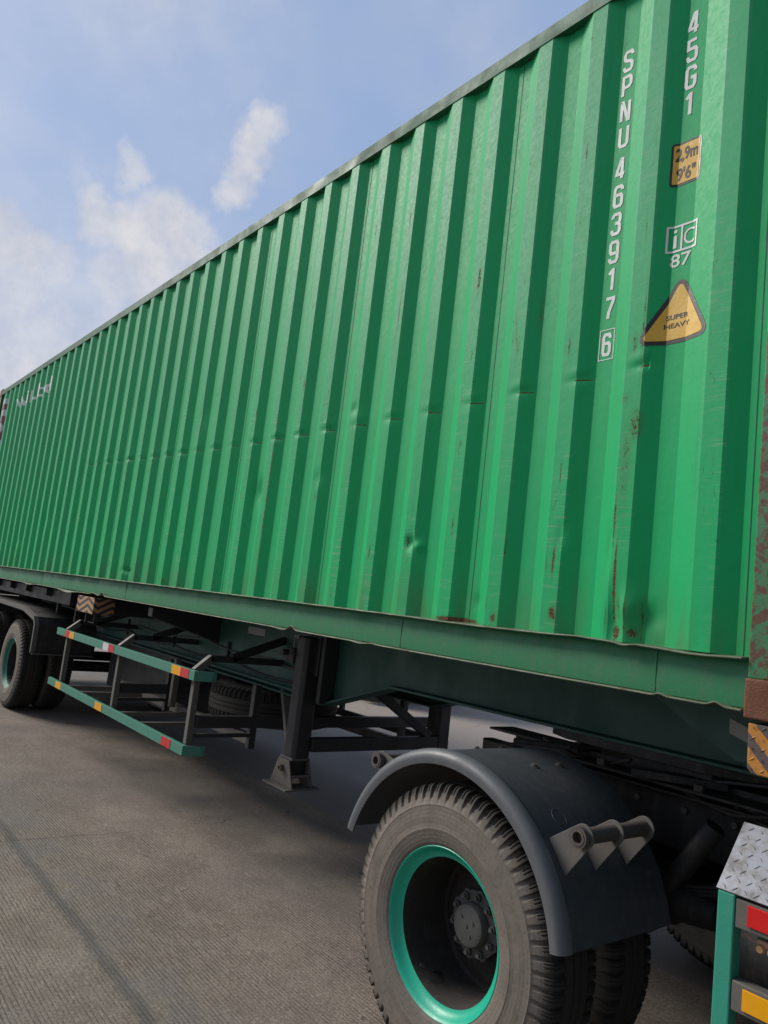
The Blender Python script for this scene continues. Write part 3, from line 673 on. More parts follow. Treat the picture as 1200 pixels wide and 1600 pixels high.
# ------------------------------------------------------------------ wheels
def tyre_mesh(detail=True):
    half = [(.286, -.118), (.292, -.128), (.305, -.134), (.325, -.138), (.345, -.143), (.352, -.1445), (.355, -.143), (.380, -.1455), (.410, -.144), (.436, -.139), (.440, -.1400), (.444, -.1375), (.460, -.133), (.472, -.129), (.484, -.125), (.497, -.120), (.508, -.114), (.515, -.107), (.519, -.098), (.521, -.085), (.5215, -.068), (.522, -.062), (.514, -.060), (.514, -.055), (.522, -.053), (.5225, -.035), (.523, -.022), (.514, -.020), (.514, -.014), (.523, -.012), (.5235, 0)]
    pr = half + [(r, -y) for r, y in reversed(half[:-1])]
    NL, SG = (66, 12) if detail else (50, 6)
    n = NL * SG; vs = []
    for i in range(n):
        a = 2 * pi * i / n; fr = (i % SG) / SG
        deep = fr < (.30 if detail else .34)
        for r, y in pr:
            rr, yy = r, y
            if r > .447 and abs(y) > .060 and r < .5225:
                k = min(1, (r - .447) / .03)
                if deep: rr -= .013 * k * (1 if r > .49 else .3); yy -= math.copysign(.010 * k * (1.0 if r < .512 else .4), y)
                elif detail and abs(fr - .58) < .03 or detail and abs(fr - .83) < .03:
                    if r > .485: rr -= .004; yy -= math.copysign(.004, y)
            elif r <= .5145 and abs(y) < .061 and r > .51 and False: pass
            rr = rr if rr < .35 else .35 + (rr - .35) * .955
            vs.append((rr * cos(a), yy, rr * sin(a)))
    m = len(pr); fs = [(i * m + j, i * m + j + 1, ((i + 1) % n) * m + j + 1, ((i + 1) % n) * m + j) for i in range(n) for j in range(m - 1)]
    mb = MB(); mb.add(vs, fs); return mb
def lathe_y(pr, n=96):
    vs = [(r * cos(2 * pi * i / n), y, r * sin(2 * pi * i / n)) for i in range(n) for r, y in pr]; m = len(pr)
    mb = MB(); mb.add(vs, [(i * m + j, i * m + j + 1, ((i + 1) % n) * m + j + 1, ((i + 1) % n) * m + j) for i in range(n) for j in range(m - 1)]); return mb
def make_wheel(parent, loc, tyre_data=None, outer=True, name='wheel', rim=None):
    lip = [(.284, -.108), (.2865, -.118), (.2885, -.1235), (.2925, -.1265), (.2945, -.1225), (.2935, -.1265), (.2895, -.1295), (.2850, -.1265), (.2790, -.1165), (.2720, -.106), (.2640, -.098), (.2560, -.0935), (.2490, -.091)]
    w = obj(name, lathe_y(lip), rim or M['rimteal'], None, smooth=50, keep=True); w.parent = parent; w.location = Vector(loc) - wloc(parent)
    def sub(nm, mb, mat, **k):
        o = obj(nm, mb, mat, None, keep=True, **k); o.parent = w; return o
    if tyre_data is None:
        t = sub('tyre', tyre_mesh(), M['tyre'], smooth=35)
    else:
        t = bpy.data.objects.new('tyre', tyre_data); COL.objects.link(t); t.parent = w
    bar = [(.250, -.0915), (.247, -.080), (.244, -.04), (.243, .03), (.242, .10), (.238, .122), (.225, .130), (.205, .118), (.172, .104), (.150, .092), (.135, .087), (.112, .086), (.105, .086)]
    sub('rim_barrel', lathe_y(bar), M['barrel'], smooth=40)
    hub = [(.118, .012), (.118, -.002), (.112, -.006), (.088, -.007), (.080, -.010), (.078, -.034), (.072, -.044), (.060, -.049), (.0, -.050)]
    HS = .058; hub = [(a_, b_ + HS) for a_, b_ in hub]
    mb = lathe_y(hub, 64)
    for i in range(10):
        a = 2 * pi * (i + .3) / 10; c = Vector((.101 * cos(a), 0, .101 * sin(a)))
        c.y = HS; mb.cyl(c + Vector((0, -.006, 0)), c + Vector((0, -.020, 0)), .0145, 6); mb.cyl(c + Vector((0, -.020, 0)), c + Vector((0, -.030, 0)), .008, 12)
    for i in range(10):   # scalloped flange
        a = 2 * pi * (i + .3) / 10; c = Vector((.107 * cos(a), HS, .107 * sin(a)))
        mb.cyl(c + Vector((0, .010, 0)), c + Vector((0, -.005, 0)), .019, 14)
    for i, (u, v) in enumerate(((0, .0), (.03, .02), (-.03, .028), (.02, -.03))):
        mb.cyl((u, HS - .047, v), (u, HS - .054, v), .006, 8)
    sub('hub', mb, M['hub'], smooth=35)
    if outer:
        mb = MB().tube([Vector((-.115, .02, -.215)), Vector((-.110, -.03, -.200)), Vector((-.128, -.062, -.185))], .0045, 8); mb.cyl((-.128, -.062, -.185), (-.139, -.075, -.178), .0062, 8)
        sub('valve_stem', mb, M['black'])
    return w, t
# ------------------------------------------------------------------ tractor
trac = thing('truck_tractor', 'rear of a truck with dark round mudguards, green rimmed dual wheels and a reflector step', 'truck', (-.27, 1.219, 0))
WX, WZ = -.245, .508
w0, t0 = make_wheel(trac, (WX, -.078, WZ))
TD = t0.data
make_wheel(trac, (WX, .245, WZ), TD, False)
w2, _ = make_wheel(trac, (WX, 2.25, WZ), TD); w2.rotation_euler.z = pi
w3, _ = make_wheel(trac, (WX, 1.93, WZ), TD, False); w3.rotation_euler.z = pi
FC, FR = (-.285, .535), .600
def fender(y0, y1, sgn):
    # half-round mudguard: arc, then short straight skirt at the front end
    path = []
    a0, a1 = radians(163), radians(12)
    for i in range(65):
        a = a0 + (a1 - a0) * i / 64; path.append((FC[0] + FR * cos(a), FC[1] + FR * sin(a), cos(a), sin(a)))
    l = path[-1]; path.append((l[0] + .003, l[1] - .012, cos(a1), sin(a1)))
    o = y0 if sgn < 0 else y1; i_ = y1 if sgn < 0 else y0; s = 1 if i_ > o else -1
    sec = [(0, -.050), (0, -.046), (-.004, -.030), (-.003, -.016), (.003, -.010), (.010, -.001), (.030, .004), (.045, .003), (.056, -.003), (.075, -.004), (.30, -.002), (abs(i_ - o), -.004), (abs(i_ - o), -.010), (.075, -.010), (.050, -.006), (.012, -.010), (.006, -.018), (.006, -.050)]
    m1 = MB(); m1.loft([[Vector((px + nx * d, o + s * w, pz + nz_ * d)) for w, d in sec] for px, pz, nx, nz_ in path])
    f = obj('mudguard', m1, M['fender'], trac, smooth=60)
    lipsec = [(-.0015, -.050), (-.0055, -.030), (-.0045, -.016), (.0015, -.0085), (.009, .001), (.030, .006), (.045, .005), (.045, .0035), (.030, .0045), (.010, -.0005), (.003, -.010), (-.003, -.016), (-.004, -.030), (0, -.050)]
    m2 = MB(); m2.loft([[Vector((px + nx * d, o + s * w, pz + nz_ * d)) for w, d in lipsec] for px, pz, nx, nz_ in path])
    lp = obj('mudguard_lip', m2, M['fenderrim'], f, smooth=60)
    return f
f1 = fender(-.215, .40, -1); f2 = fender(2.04, 2.65, 1)
def tear(cx, cz, y, t, aA, aB, far=0):
    A = (FC[0] + (FR + .001) * cos(aA), FC[1] + (FR + .001) * sin(aA)); B = (FC[0] + (FR + .001) * cos(aB), FC[1] + (FR + .001) * sin(aB))
    r = .040; d = Vector((cx - FC[0], cz - FC[1])); th = math.atan2(d.y, d.x)
    arc = [(cx + r * cos(th + q), cz + r * sin(th + q)) for q in [radians(x) for x in (range(-85, 86, 10) if aA > aB else range(85, -86, -10))]]
    pts = [B] + arc + [A]
    return MB().prism(pts, lambda u, v, k: (u, y + k * t, v))
TX, TZ = .285, .992
for aa, yy in ((75, .10), (75, .25), (105, .10), (105, .25), (28, .33), (130, .33)):
    a_ = radians(aa); c_ = Vector((FC[0] + (FR - .002) * cos(a_), yy, FC[1] + (FR - .002) * sin(a_))); d_ = Vector((cos(a_), 0, sin(a_)))
    obj('bolt', MB().cyl(c_ - d_ * .004, c_ + d_ * .002, .017, 20).cyl(c_ + d_ * .002, c_ + d_ * .009, .009, 6), M['tube'], f1)
am = MB(); a_ = radians(50)
for k in range(28):
    t0, t1 = 2 * pi * k / 28, 2 * pi * (k + 1) / 28
    pts_ = []
    for t_ in (t0, t1):
        ang = a_ + .034 / FR * sin(t_) ; pts_.append(Vector((FC[0] + (FR - .003) * cos(ang), -.02 + .030 * cos(t_), FC[1] + (FR - .003) * sin(ang))))
    am.cyl(pts_[0], pts_[1], .0016, 6)
obj('moulded_ring', am, M['fender'], f1)
tb = obj('mudguard_tube', MB().pipe((TX, -.165, TZ), (TX, .235, TZ), .026, .018), M['tube'], trac, smooth=40)
obj('tube_collar', MB().pipe((TX, -.163, TZ), (TX, -.145, TZ), .034, .0265), M['tube'], tb, smooth=40)
for y in (-.135, .03, .21):
    obj('bracket_plate', tear(TX, TZ, y, .007, radians(43.5), radians(31.5)), M['greydust'], tb, bevel=.0015)
TX2, TZ2 = -.872, .975
tb2 = obj('mudguard_tube', MB().pipe((TX2, -.085, TZ2), (TX2, .80, TZ2), .026, .018), M['tube'], trac, smooth=40)
obj('tube_collar', MB().pipe((TX2, -.083, TZ2), (TX2, -.06, TZ2), .034, .0265), M['tube'], tb2, smooth=40)
for y in (-.05, .16):
    obj('bracket_plate', tear(TX2, TZ2, y, .007, radians(133), radians(150)), M['greydust'], tb2, bevel=.0015)
# chassis rails, cross members, fifth wheel, axle
for y in (.78, 1.60):
    mb = MB().box((-1.05, y, .80), (3.4, y + .008, 1.03)).box((-1.05, y, 1.022), (3.4, y + .07, 1.03)).box((-1.05, y, .80), (3.4, y + .07, .808))
    obj('chassis_rail', mb, M['blackdust'], trac, bevel=.001)
for x in (-1.04, -.5, .45, 1.2): obj('cross_member', MB().box((x, .79, .84), (x + .07, 1.66, 1.0)), M['blackdust'], trac, bevel=.004)
mb = MB()
for y in (.68, 1.60):
    mb.box((-.86, y, 1.034), (1.1, y + .16, 1.044)); mb.box((-.80, y + .07, 1.036), (1.0, y + .08, 1.11))
mb.box((-.90, .66, 1.105), (-.35, .84, 1.116)); mb.box((-.35, .60, 1.075), (.75, 1.84, 1.086))
obj('mounting_frame', mb, M['blackdust'], trac, bevel=.002)
mb = MB(); pts = [(-.55, .72), (-.42, .66), (.25, .66), (.50, .78), (.55, 1.219), (.50, 1.66), (.25, 1.78), (-.42, 1.78), (-.55, 1.72), (-.15, 1.30), (-.05, 1.219), (-.15, 1.14)]
mb.prism(pts, lambda u, v, t: (u, v, 1.150 + t * .04)); mb.box((-.12, .70, 1.086), (.26, .80, 1.15)).box((-.12, 1.64, 1.086), (.26, 1.74, 1.15))
mb.bar((-.35, .60, 1.13), (-.55, .45, 1.12), .05, .02); mb.bar((.0, .55, 1.11), (.3, .75, 1.11), .08, .03)
obj('fifth_wheel', mb, M['blackdust'], trac, bevel=.003)
mb = MB().cyl((WX, .35, .512), (WX, 2.08, .512), .075, 24); 
mb.add(*(lambda s: (s.v, s.f))(MB().cyl((WX - .02, 1.0, .512), (WX - .02, 1.42, .512), .20, 28, .17)))
mb.cyl((WX, 1.219, .512), (WX + .45, 1.219, .58), .14, 20, .08); mb.cyl((WX + .45, 1.219, .58), (2.6, 1.219, .75), .05, 16)
obj('rear_axle', mb, M['blackdust'], trac, smooth=35)
for y in (.60, 1.76):
    mb = MB()
    for k in range(7):
        L_ = .78 - k * .085; secs = []
        for i in range(13):
            t = -1 + 2 * i / 12; x = WX + t * L_; z = .665 - k * .014 + .16 * t * t * (L_ / .78) ** 2
            secs.append([Vector((x, y, z)), Vector((x, y + .075, z)), Vector((x, y + .075, z + .012)), Vector((x, y, z + .012))])
        mb.loft(secs)
    mb.box((WX - .09, y - .015, .56), (WX + .09, y + .09, .60)); mb.box((WX + .70, y - .01, .78), (WX + .86, y + .085, .95)); mb.box((WX - .86, y - .01, .78), (WX - .70, y + .085, .95))
    obj('leaf_spring', mb, M['blackdust'], trac, bevel=.0015)
obj('brake_drum', MB().cyl((WX, .36, WZ), (WX, .44, WZ), .205, 40), M['blackdust'], trac, smooth=40)
obj('air_tank', MB().cyl((.15, .55, .72), (.15, .02, .72), .0, 8) if False else MB().cyl((.52, .50, .66), (1.25, .50, .66), .145, 32), M['blackdust'], trac, bevel=.02, smooth=40)
mb = MB(); 
for k in range(3):
    pts = [Vector((-.1 + .14 * i, .72 + .02 * sin(i * 1.3 + k), 1.06 + .03 * k + .03 * sin(i * .9 + k * 2))) for i in range(9)]; mb.tube(pts, .009, 8)
obj('air_hose', mb, M['black'], trac, smooth=60)
for bx in (-.2, .02, .25): obj('bolt', MB().cyl((bx, .63, 1.084), (bx, .63, 1.11), .02, 6), M['tube'], trac)
# gearbox / fuel tank forward, only glimpsed
obj('battery_box', MB().box((.62, .10, .42), (1.25, .62, .50)), M['blackdust'], trac, bevel=.01)
# ---- side step with chequer plate, frame, reflectors, marker lamps
SY = -.20; SX0, SX1 = .772, 1.55
st = obj('side_step', MB().box((SX0, SY - .001, .40), (SX0 + .047, SY + .045, 1.008)), M['teal'], trac, bevel=.004)
obj('step_frame', MB().box((SX1, SY, .40), (SX1 + .047, SY + .045, 1.008)), M['teal'], st, bevel=.004)
for z0, z1 in ((.928, 1.001), (.725, .800), (.48, .55)):
    obj('cross_bar', MB().box((SX0 + .048, SY + .002, z0), (SX1 - .001, SY + .042, z1)), M['greydust'], st, bevel=.004)
obj('reflector', MB().box((SX0 + .082, SY - .004, .943), (SX1 - .04, SY + .0015, .995)), M['red_ref'], st, bevel=.0015)['label'] = 'red reflector on the upper bar'
obj('reflector', MB().box((SX0 + .080, SY - .004, .738), (SX1 - .04, SY + .0015, .790)), M['amber_ref'], st, bevel=.0015)['label'] = 'amber reflector on the lower bar'
# chequer plate, sloping up and inward
pa, pb = Vector((SX0 - .003, SY - .004, 1.012)), Vector((SX0 - .012, SY + .150, 1.166)); ln = (pb - pa)
nrm = Vector((0, -1, 1)).normalized()
mb = MB(); ex = Vector((SX1 + .06 - SX0, 0, 0))
mb.add([pa, pa + ex, pb + ex, pb, pa - nrm * .005, pa + ex - nrm * .005, pb + ex - nrm * .005, pb - nrm * .005], [(0, 1, 2, 3), (7, 6, 5, 4), (0, 4, 5, 1), (1, 5, 6, 2), (2, 6, 7, 3), (3, 7, 4, 0)])
tl = Vector((0, 1, 1)).normalized(); lenp = (pb - pa).length
for i in range(30):
    for j in range(8):
        c = pa + Vector((.018 + i * .028, 0, 0)) + tl * (.012 + j * .028 * .96)
        if (c - pa).dot(tl) > lenp - .012: continue
        a = radians(50) if (i + j) % 2 else radians(-40)
        d = Vector((cos(a), 0, 0)) + tl * sin(a); q = Vector((-sin(a), 0, 0)) + tl * cos(a)
        mb.add([c - d * .011, c + q * .0026, c + d * .011, c - q * .0026, c + nrm * .0018 - d * .006, c + nrm * .0018 + d * .006], [(0, 3, 4), (3, 5, 4), (3, 2, 5), (0, 4, 1), (4, 5, 1), (5, 2, 1)])
obj('tread_plate', mb, M['plate'], st)
mb = MB().box((SX0 + .04, SY + .16, 1.15), (SX1, SY + .60, 1.158)); obj('deck_plate', mb, M['blackdust'], st)
obj('lamp_bar', MB().box((SX0 + .075, SY + .07, .885), (SX1 - .02, SY + .085, .922)), M['teal'], st, bevel=.002)
mb = MB().box((SX0 + .085, SY + .048, .890), (SX1 - .02, SY + .066, .906)); lm = obj('marker_lamp_strip', mb, M['lampstrip'], st, bevel=.004)
mb = MB()
for i in range(22):
    c = Vector((SX0 + .098 + i * .029, SY + .050, .886)); mb.cyl(c, c + Vector((0, -.012, 0)), .0125, 16, .009)
obj('lamp_lens', mb, M['lamp'], lm, smooth=40)
mb = MB().tube([Vector((SX0 + .052, SY + .04, .900)), Vector((SX0 + .057, SY + .035, .909)), Vector((SX0 + .066, SY + .035, .909)), Vector((SX0 + .076, SY + .04, .901)), Vector((SX0 + .090, SY + .05, .897))], .0018, 8); obj('wire_end', mb, M['lampstrip'], lm)

# cab and tank ahead of the container, outside the picture but shading the chassis
trb = obj('fuel_tank', MB().cyl((1.62, .30, .68), (2.45, .30, .68), .29, 40), M['greymetal'], trac, bevel=.02, smooth=40)
obj('air_box', MB().box((1.30, 1.75, .40), (2.2, 2.35, .98)), M['black'], trac, bevel=.02)
cabm = obj('cab', MB().prism([(1.62, .98), (1.62, 2.95), (1.9, 3.12), (3.3, 2.95), (3.62, 1.95), (3.70, .62), (3.25, .62), (3.1, .98)], lambda u, v, t: (u, -.03 + t * 2.5, v)), M['teal'], trac, bevel=.05)
obj('windscreen', MB().prism([(3.345, 2.80), (3.62, 1.98), (3.64, 1.98), (3.365, 2.80)], lambda u, v, t: (u, .12 + t * 2.2, v)), M['glass'], cabm)
for y in (-.034, 2.466): obj('side_window', MB().prism([(2.35, 1.85), (3.48, 1.85), (3.28, 2.6), (2.35, 2.6)], lambda u, v, t, y=y: (u, y + t * .008, v)), M['glass'], cabm)
obj('bumper', MB().box((3.45, -.04, .36), (3.80, 2.48, .66)), M['black'], trac, bevel=.04)
for yy, rot in ((.10, 0), (2.34, pi)):
    wf, _ = make_wheel(trac, (2.85, yy, WZ), TD, True); wf.rotation_euler.z = rot
# ------------------------------------------------------------------ trailer
tr = thing('container_trailer', 'dark green skeletal chassis trailer under the container, with landing legs and reflector side guard', 'trailer', (-5.0, 1.219, 0))
def beam(yw, s):
    zt = 1.44
    pts = [(-11.0, 1.02), (-5.2, 1.00), (-2.62, .978), (-2.42, .978), (-1.72, 1.196), (.72, 1.205)]
    mb = MB()
    # web
    secs = [[Vector((x, yw - .005, z)), Vector((x, yw + .005, z)), Vector((x, yw + .005, zt)), Vector((x, yw - .005, zt))] for x, z in pts]
    mb.loft(secs)
    secs = [[Vector((x, yw - .07, z - .014)), Vector((x, yw + .07, z - .014)), Vector((x, yw + .07, z)), Vector((x, yw - .07, z))] for x, z in pts]
    mb.loft(secs)
    mb.box((-11.0, yw - .07, zt - .0), (.72, yw + .07, zt + .007))
    return mb
for yw in (.72, 1.72): obj('main_beam', beam(yw, 1), M['chassis'], tr, bevel=.003)
for x in (-10.5, -9.4, -8.6, -7.2, -6.0, -4.6, -3.4, -2.75):
    obj('cross_beam', MB().box((x, .725, 1.12), (x + .10, 1.715, 1.30)), M['chassis'], tr, bevel=.003)
for x in (-1.2, -.2, .45): obj('cross_beam', MB().box((x, .725, 1.22), (x + .09, 1.715, 1.36)), M['chassis'], tr, bevel=.003)
# outriggers between beam and container rail
for x in (-10.4, -9.8, -9.0, -8.2, -7.3, -4.2):
    mb = MB().prism([(.10, 1.44), (.715, 1.44), (.715, 1.20), (.10, 1.37)], lambda u, v, t, x=x: (x + t * .09, u, v)); obj('outrigger', mb, M['black'], tr, bevel=.003)
# front bolster with hazard striped end box
obj('front_bolster', MB().box((.60, .30, 1.262), (.84, 2.14, 1.44)), M['chassis'], tr, bevel=.004)
mb = MB().prism([(.20, 1.438), (.715, 1.438), (.715, 1.275), (.52, 1.27), (.36, 1.35)], lambda u, v, t: (u, .36 + t * .008, v)); gs = obj('gusset_plate', mb, M['chassis'], tr)
obj('reflective_tape', MB().prism([(.495, 1.408), (.62, 1.368), (.62, 1.318), (.495, 1.358)], lambda u, v, t: (u, .3565 + t * .003, v)), M['silver_tape'], gs)
hb = MB().prism([(.728, 1.436), (.905, 1.436), (.905, 1.292), (.745, 1.292), (.730, 1.306)], lambda u, v, t: (u, .006 + t * .34, v))
hz_ = obj('hazard_box', hb, M['hazard'], tr, bevel=.004)
mb = MB()
for i in range(6):
    for j in range(5):
        c = Vector((.745 + i * .030, .006, 1.305 + j * .030)); a = radians(35 if (i + j) % 2 else -50)
        d = Vector((cos(a), 0, sin(a))); q = Vector((-sin(a), 0, cos(a)))
        mb.add([c - d * .012, c + q * .003, c + d * .012, c - q * .003, c + Vector((0, -.003, 0))], [(0, 4, 3), (0, 1, 4), (1, 2, 4), (2, 3, 4)])
obj('raised_pattern', mb, M['hazard'], hz_)
obj('hose_loop', MB().tube([Vector((.80 + .03 * cos(a * .5), .12, 1.262 + .035 * sin(a * .5))) for a in range(0, 9)], .005, 8), M['greydust'], tr)
# mid bolster with chevron end
cb = obj('bolster_end', MB().box((-5.745, .004, 1.292), (-5.255, .20, 1.440)), M['chevron'], tr, bevel=.002)
obj('middle_bolster', MB().box((-5.70, .201, 1.297), (-5.30, .714, 1.438)), M['black'], tr, bevel=.004)
obj('middle_bolster', MB().box((-5.70, 1.726, 1.297), (-5.30, 2.42, 1.438)), M['black'], tr, bevel=.004)
obj('twistlock', MB().box((-5.62, .06, 1.20), (-5.60, .14, 1.291)).box((-5.44, .08, 1.22), (-5.42, .14, 1.291)).box((-5.62, .08, 1.20), (-5.42, .10, 1.21)), M['blackdust'], tr)
# beam plates and decals
obj('rating_plate', MB().box((-3.63, .7125, 1.330), (-3.36, .7145, 1.385)), M['silver_tape'], tr, bevel=.001)
mb = MB()
for x0, x1, z0, z1 in ((-2.93, -2.92, 1.29, 1.375), (-2.93, -2.77, 1.375, 1.385), (-2.78, -2.77, 1.28, 1.375), (-2.83, -2.78, 1.28, 1.288), (-2.90, -2.82, 1.36, 1.374)): mb.box((x0, .7122, z0), (x1, .7145, z1))
obj('stencil_mark', mb, M['silver_tape'], tr)
obj('conduit', MB().cyl((-5.2, .66, 1.03), (-2.65, .66, 1.008), .014, 12), M['chassis'], tr, smooth=60)
# landing legs
def leg(y0, near=True):
    x0, x1, d = -2.605, -2.465, .13; y1 = y0 + d
    pts = [(x0, y0 + .025), (x0 + .025, y0), (x1 - .025, y0), (x1, y0 + .025), (x1, y1), (x0, y1)]
    lg = obj('landing_leg', MB().prism(pts, lambda u, v, t: (u, v, .60 + t * .80)), M['black'], tr, bevel=.008)
    c = ((x0 + x1) / 2, (y0 + y1) / 2)
    obj('inner_tube', MB().box((x0 + .018, y0 + .018, .48), (x1 - .018, y1 - .012, .62)), M['blackdust'], lg, bevel=.006)
    mb = MB().box((x0 - .006, y0 - .006, .598), (x1 + .006, y1 + .004, .614)); obj('collar', mb, M['greydust'], lg, bevel=.003)
    ft = obj('foot', MB().box((c[0] - .15, y0 - .075, .425), (c[0] + .15, y1 + .06, .437)), M['foot'], lg, bevel=.003)
    for yy in (y0 - .020, y1 + .002):
        ft2 = MB().prism([(c[0] - .135, .438), (c[0] + .135, .438), (c[0] + .066, .60), (c[0] - .066, .60)], lambda u, v, t, yy=yy: (u, yy + t * .010, v)); obj('foot_cheek', ft2, M['foot'], lg, bevel=.002)
    obj('foot_pin', MB().pipe((c[0] - .0, y0 - .05, .545), (c[0] - .0, y1 + .04, .545), .021, .013), M['foot'], lg, smooth=40)
    obj('foot_bar', MB().box((c[0] + .10, y0 - .008, .50), (c[0] + .11, y1 + .0, .515)), M['foot'], lg)
    return lg
leg(.52); leg(1.78)
mb = MB().box((-2.50, .652, .655), (-2.445, 1.778, .745)); obj('leg_crossbar', mb, M['black'], tr, bevel=.004)
obj('leg_brace', MB().bar((-2.96, .70, 1.0), (-2.62, .60, .62), .05, .05), M['greydust'], tr, bevel=.003)
obj('leg_brace', MB().bar((-2.48, 1.10, 1.10), (-2.47, 1.70, .75), .05, .06), M['black'], tr, bevel=.003)
obj('leg_mount', MB().box((-2.66, .60, 1.15), (-2.42, .714, 1.42)).box((-2.40, .60, .98), (-2.36, .714, 1.42)), M['black'], tr, bevel=.004)
obj('gearbox', MB().box((-2.71, .52, 1.21), (-2.607, .61, 1.31)).cyl((-2.65, .50, 1.28), (-2.65, .45, 1.28), .02, 12), M['blackdust'], tr, bevel=.004)
# side guards
def guard(y, s, near=True):
    # s: +1 inward is +y
    o = {}
    def bar_obj(name, z0, z1, xa, xb, endx):
        yo = y; yi = y + s * .03
        path = [(xa, yo), (xb, yo), (endx, yo + s * .12)]
        mb = MB().box((xa, min(yo, yi), z0), (xb, max(yo, yi), z1))
        mb.add([(xb, yo, z0), (endx, yo + s * .12, z0), (endx, yo + s * .15, z0), (xb, yi, z0), (xb, yo, z1), (endx, yo + s * .12, z1), (endx, yo + s * .15, z1), (xb, yi, z1)],
               [(0, 3, 2, 1), (4, 5, 6, 7), (0, 1, 5, 4), (1, 2, 6, 5), (2, 3, 7, 6), (0, 4, 7, 3)])
        return obj(name, mb, M['guard'] if near else M['blackdust'], tr, bevel=.002)
    up = bar_obj('guard_rail', 1.022, 1.088, -6.22, -2.985, -2.95 if near else -2.95)
    lo = bar_obj('guard_rail', .528, .594, -6.25, -3.005, -2.97)
    if near:
        T = [('red_tape', -5.945, -5.80), ('amber_ref', -5.80, -5.655), ('white_tape', -4.83, -4.69), ('red_tape', -4.69, -4.555), ('amber_ref', -3.36, -3.205), ('red_tape', -3.205, -3.07)]
        for m_, a, b in T: obj('reflector', MB().box((a + .002, y - .0025, 1.0245), (b - .002, y + .001, 1.0855)), M[m_], up)
        for m_, a, b in (('amber_ref', -5.98, -5.81), ('amber_ref', -4.80, -4.63), ('red_tape', -3.36, -3.20)): obj('reflector', MB().box((a, y - .0025, .5305), (b, y + .001, .5915)), M[m_], lo)
    bm_ = M['greydust'] if near else M['black']
    for i, x in enumerate((-5.98, -4.52, -3.06)):
        yp = y + s * .055
        obj('guard_post', MB().box((x - .024, min(yp - s * .022, yp + s * .022), .594), (x + .024, max(yp - s * .022, yp + s * .022), 1.10)), M['greydust'] if near else M['black'], tr, bevel=.003)
        yi = .715 if s > 0 else 1.725
        mb = MB().bar((x, yp - s * .02, 1.075), (x, y + s * .15, 1.175), .05, .05, up=(1, 0, 0)); obj('guard_bracket', mb, M['greydust'] if near else M['black'], tr, bevel=.003)
        mb = MB().bar((x, y + s * .13, 1.170), (x, yi, 1.165), .05, .045).bar((x, y + s * .30, 1.175), (x, yi, 1.33), .05, .05, up=(1, 0, 0)); obj('guard_bracket', mb, M['black'], tr, bevel=.003)
    return up
guard(0, 1, True); guard(2.438, -1, False)
# lower basket under the deck, spare wheel carrier
for x in (-5.72, -5.33, -4.30, -3.86):
    obj('basket_bar', MB().box((x - .018, .03, .555), (x + .018, .60, .590)), M['greydust'], tr, bevel=.002)
obj('basket_channel', MB().box((-6.1, .60, .55), (-3.2, .608, .62)).box((-6.1, .608, .612), (-3.2, .66, .62)).box((-6.1, .608, .55), (-3.2, .66, .558)), M['greydust'], tr, bevel=.001)
obj('basket_post', MB().box((-4.42, .48, .62), (-4.37, .53, 1.02)), M['greydust'], tr, bevel=.003)
for x in (-3.04, -4.55):
    obj('carrier_bar', MB().box((x - .03, .08, .705), (x + .03, 2.36, .785)), M['black'], tr, bevel=.004)
    obj('carrier_bar', MB().box((x - .02, .08, .64), (x + .02, .50, .665)), M['black'], tr, bevel=.003)
    for yy in (.50, 1.90): obj('carrier_post', MB().box((x - .025, yy, .56), (x + .025, yy + .05, 1.0)), M['black'], tr, bevel=.003)
# far guard diagonals
obj('basket_bar', MB().box((-3.9, 1.9, .55), (-3.86, 2.40, .60)).box((-5.3, 1.9, .55), (-5.26, 2.4, .60)), M['black'], tr, bevel=.002)
obj('basket_channel', MB().box((-6.1, 1.85, .55), (-3.1, 1.90, .62)), M['black'], tr, bevel=.002)
# axles, wheels, rear mudguards
for ax in (-7.97, -9.28):
    for yy, rot, out in ((.155, 0, True), (.48, 0, False), (2.283, pi, True), (1.96, pi, False)):
        w, _ = make_wheel(tr, (ax, yy, .515), TD, out, rim=M['rimdirty']); w.rotation_euler.z = rot
    obj('axle', MB().cyl((ax, .5, .515), (ax, 1.95, .515), .065, 20), M['blackdust'], tr, smooth=40)
    obj('hanger', MB().box((ax + .45, .66, .75), (ax + .62, .78, 1.0)).box((ax + .45, 1.66, .75), (ax + .62, 1.78, 1.0)), M['blackdust'], tr, bevel=.004)
def rearguard(y0, y1):
    path = [(-10.35, 1.10), (-10.2, 1.215), (-7.62, 1.195), (-7.12, 1.125), (-7.03, 1.04), (-7.02, .74)]
    mb = MB(); mb.loft([[Vector((x, y0, z)), Vector((x, y1, z)), Vector((x, y1, z - .006)), Vector((x, y0, z - .006))] for x, z in path])
    f = obj('rear_mudguard', mb, M['blackdust'], tr)
    mb = MB(); mb.loft([[Vector((x + (.006 if x > -7.2 else 0), y0 - .012, z + .004)), Vector((x + (.006 if x > -7.2 else 0), y0 + .035, z + .004)), Vector((x - (.03 if x > -7.1 else .0), y0 + .002, z - (.04 if x < -7.05 else .0))), Vector((x - (.03 if x > -7.1 else .0), y0 - .012, z - (.04 if x < -7.05 else .0)))] for x, z in path])
    obj('guard_edge', mb, M['greydust'], f)
    obj('lower_flange', MB().box((-7.03, y0, .728), (-6.98, y1, .738)), M['greydust'], f)
rearguard(.0, .66); rearguard(1.78, 2.438)
obj('rear_bolster', MB().box((-11.2, .02, 1.20), (-10.95, 2.42, 1.44)), M['black'], tr, bevel=.006)
obj('underrun_bar', MB().box((-11.1, .1, .50), (-11.0, 2.34, .62)), M['black'], tr, bevel=.006)
obj('tail_board', MB().box((-11.05, .15, .62), (-11.02, 2.30, 1.19)), M['black'], tr)
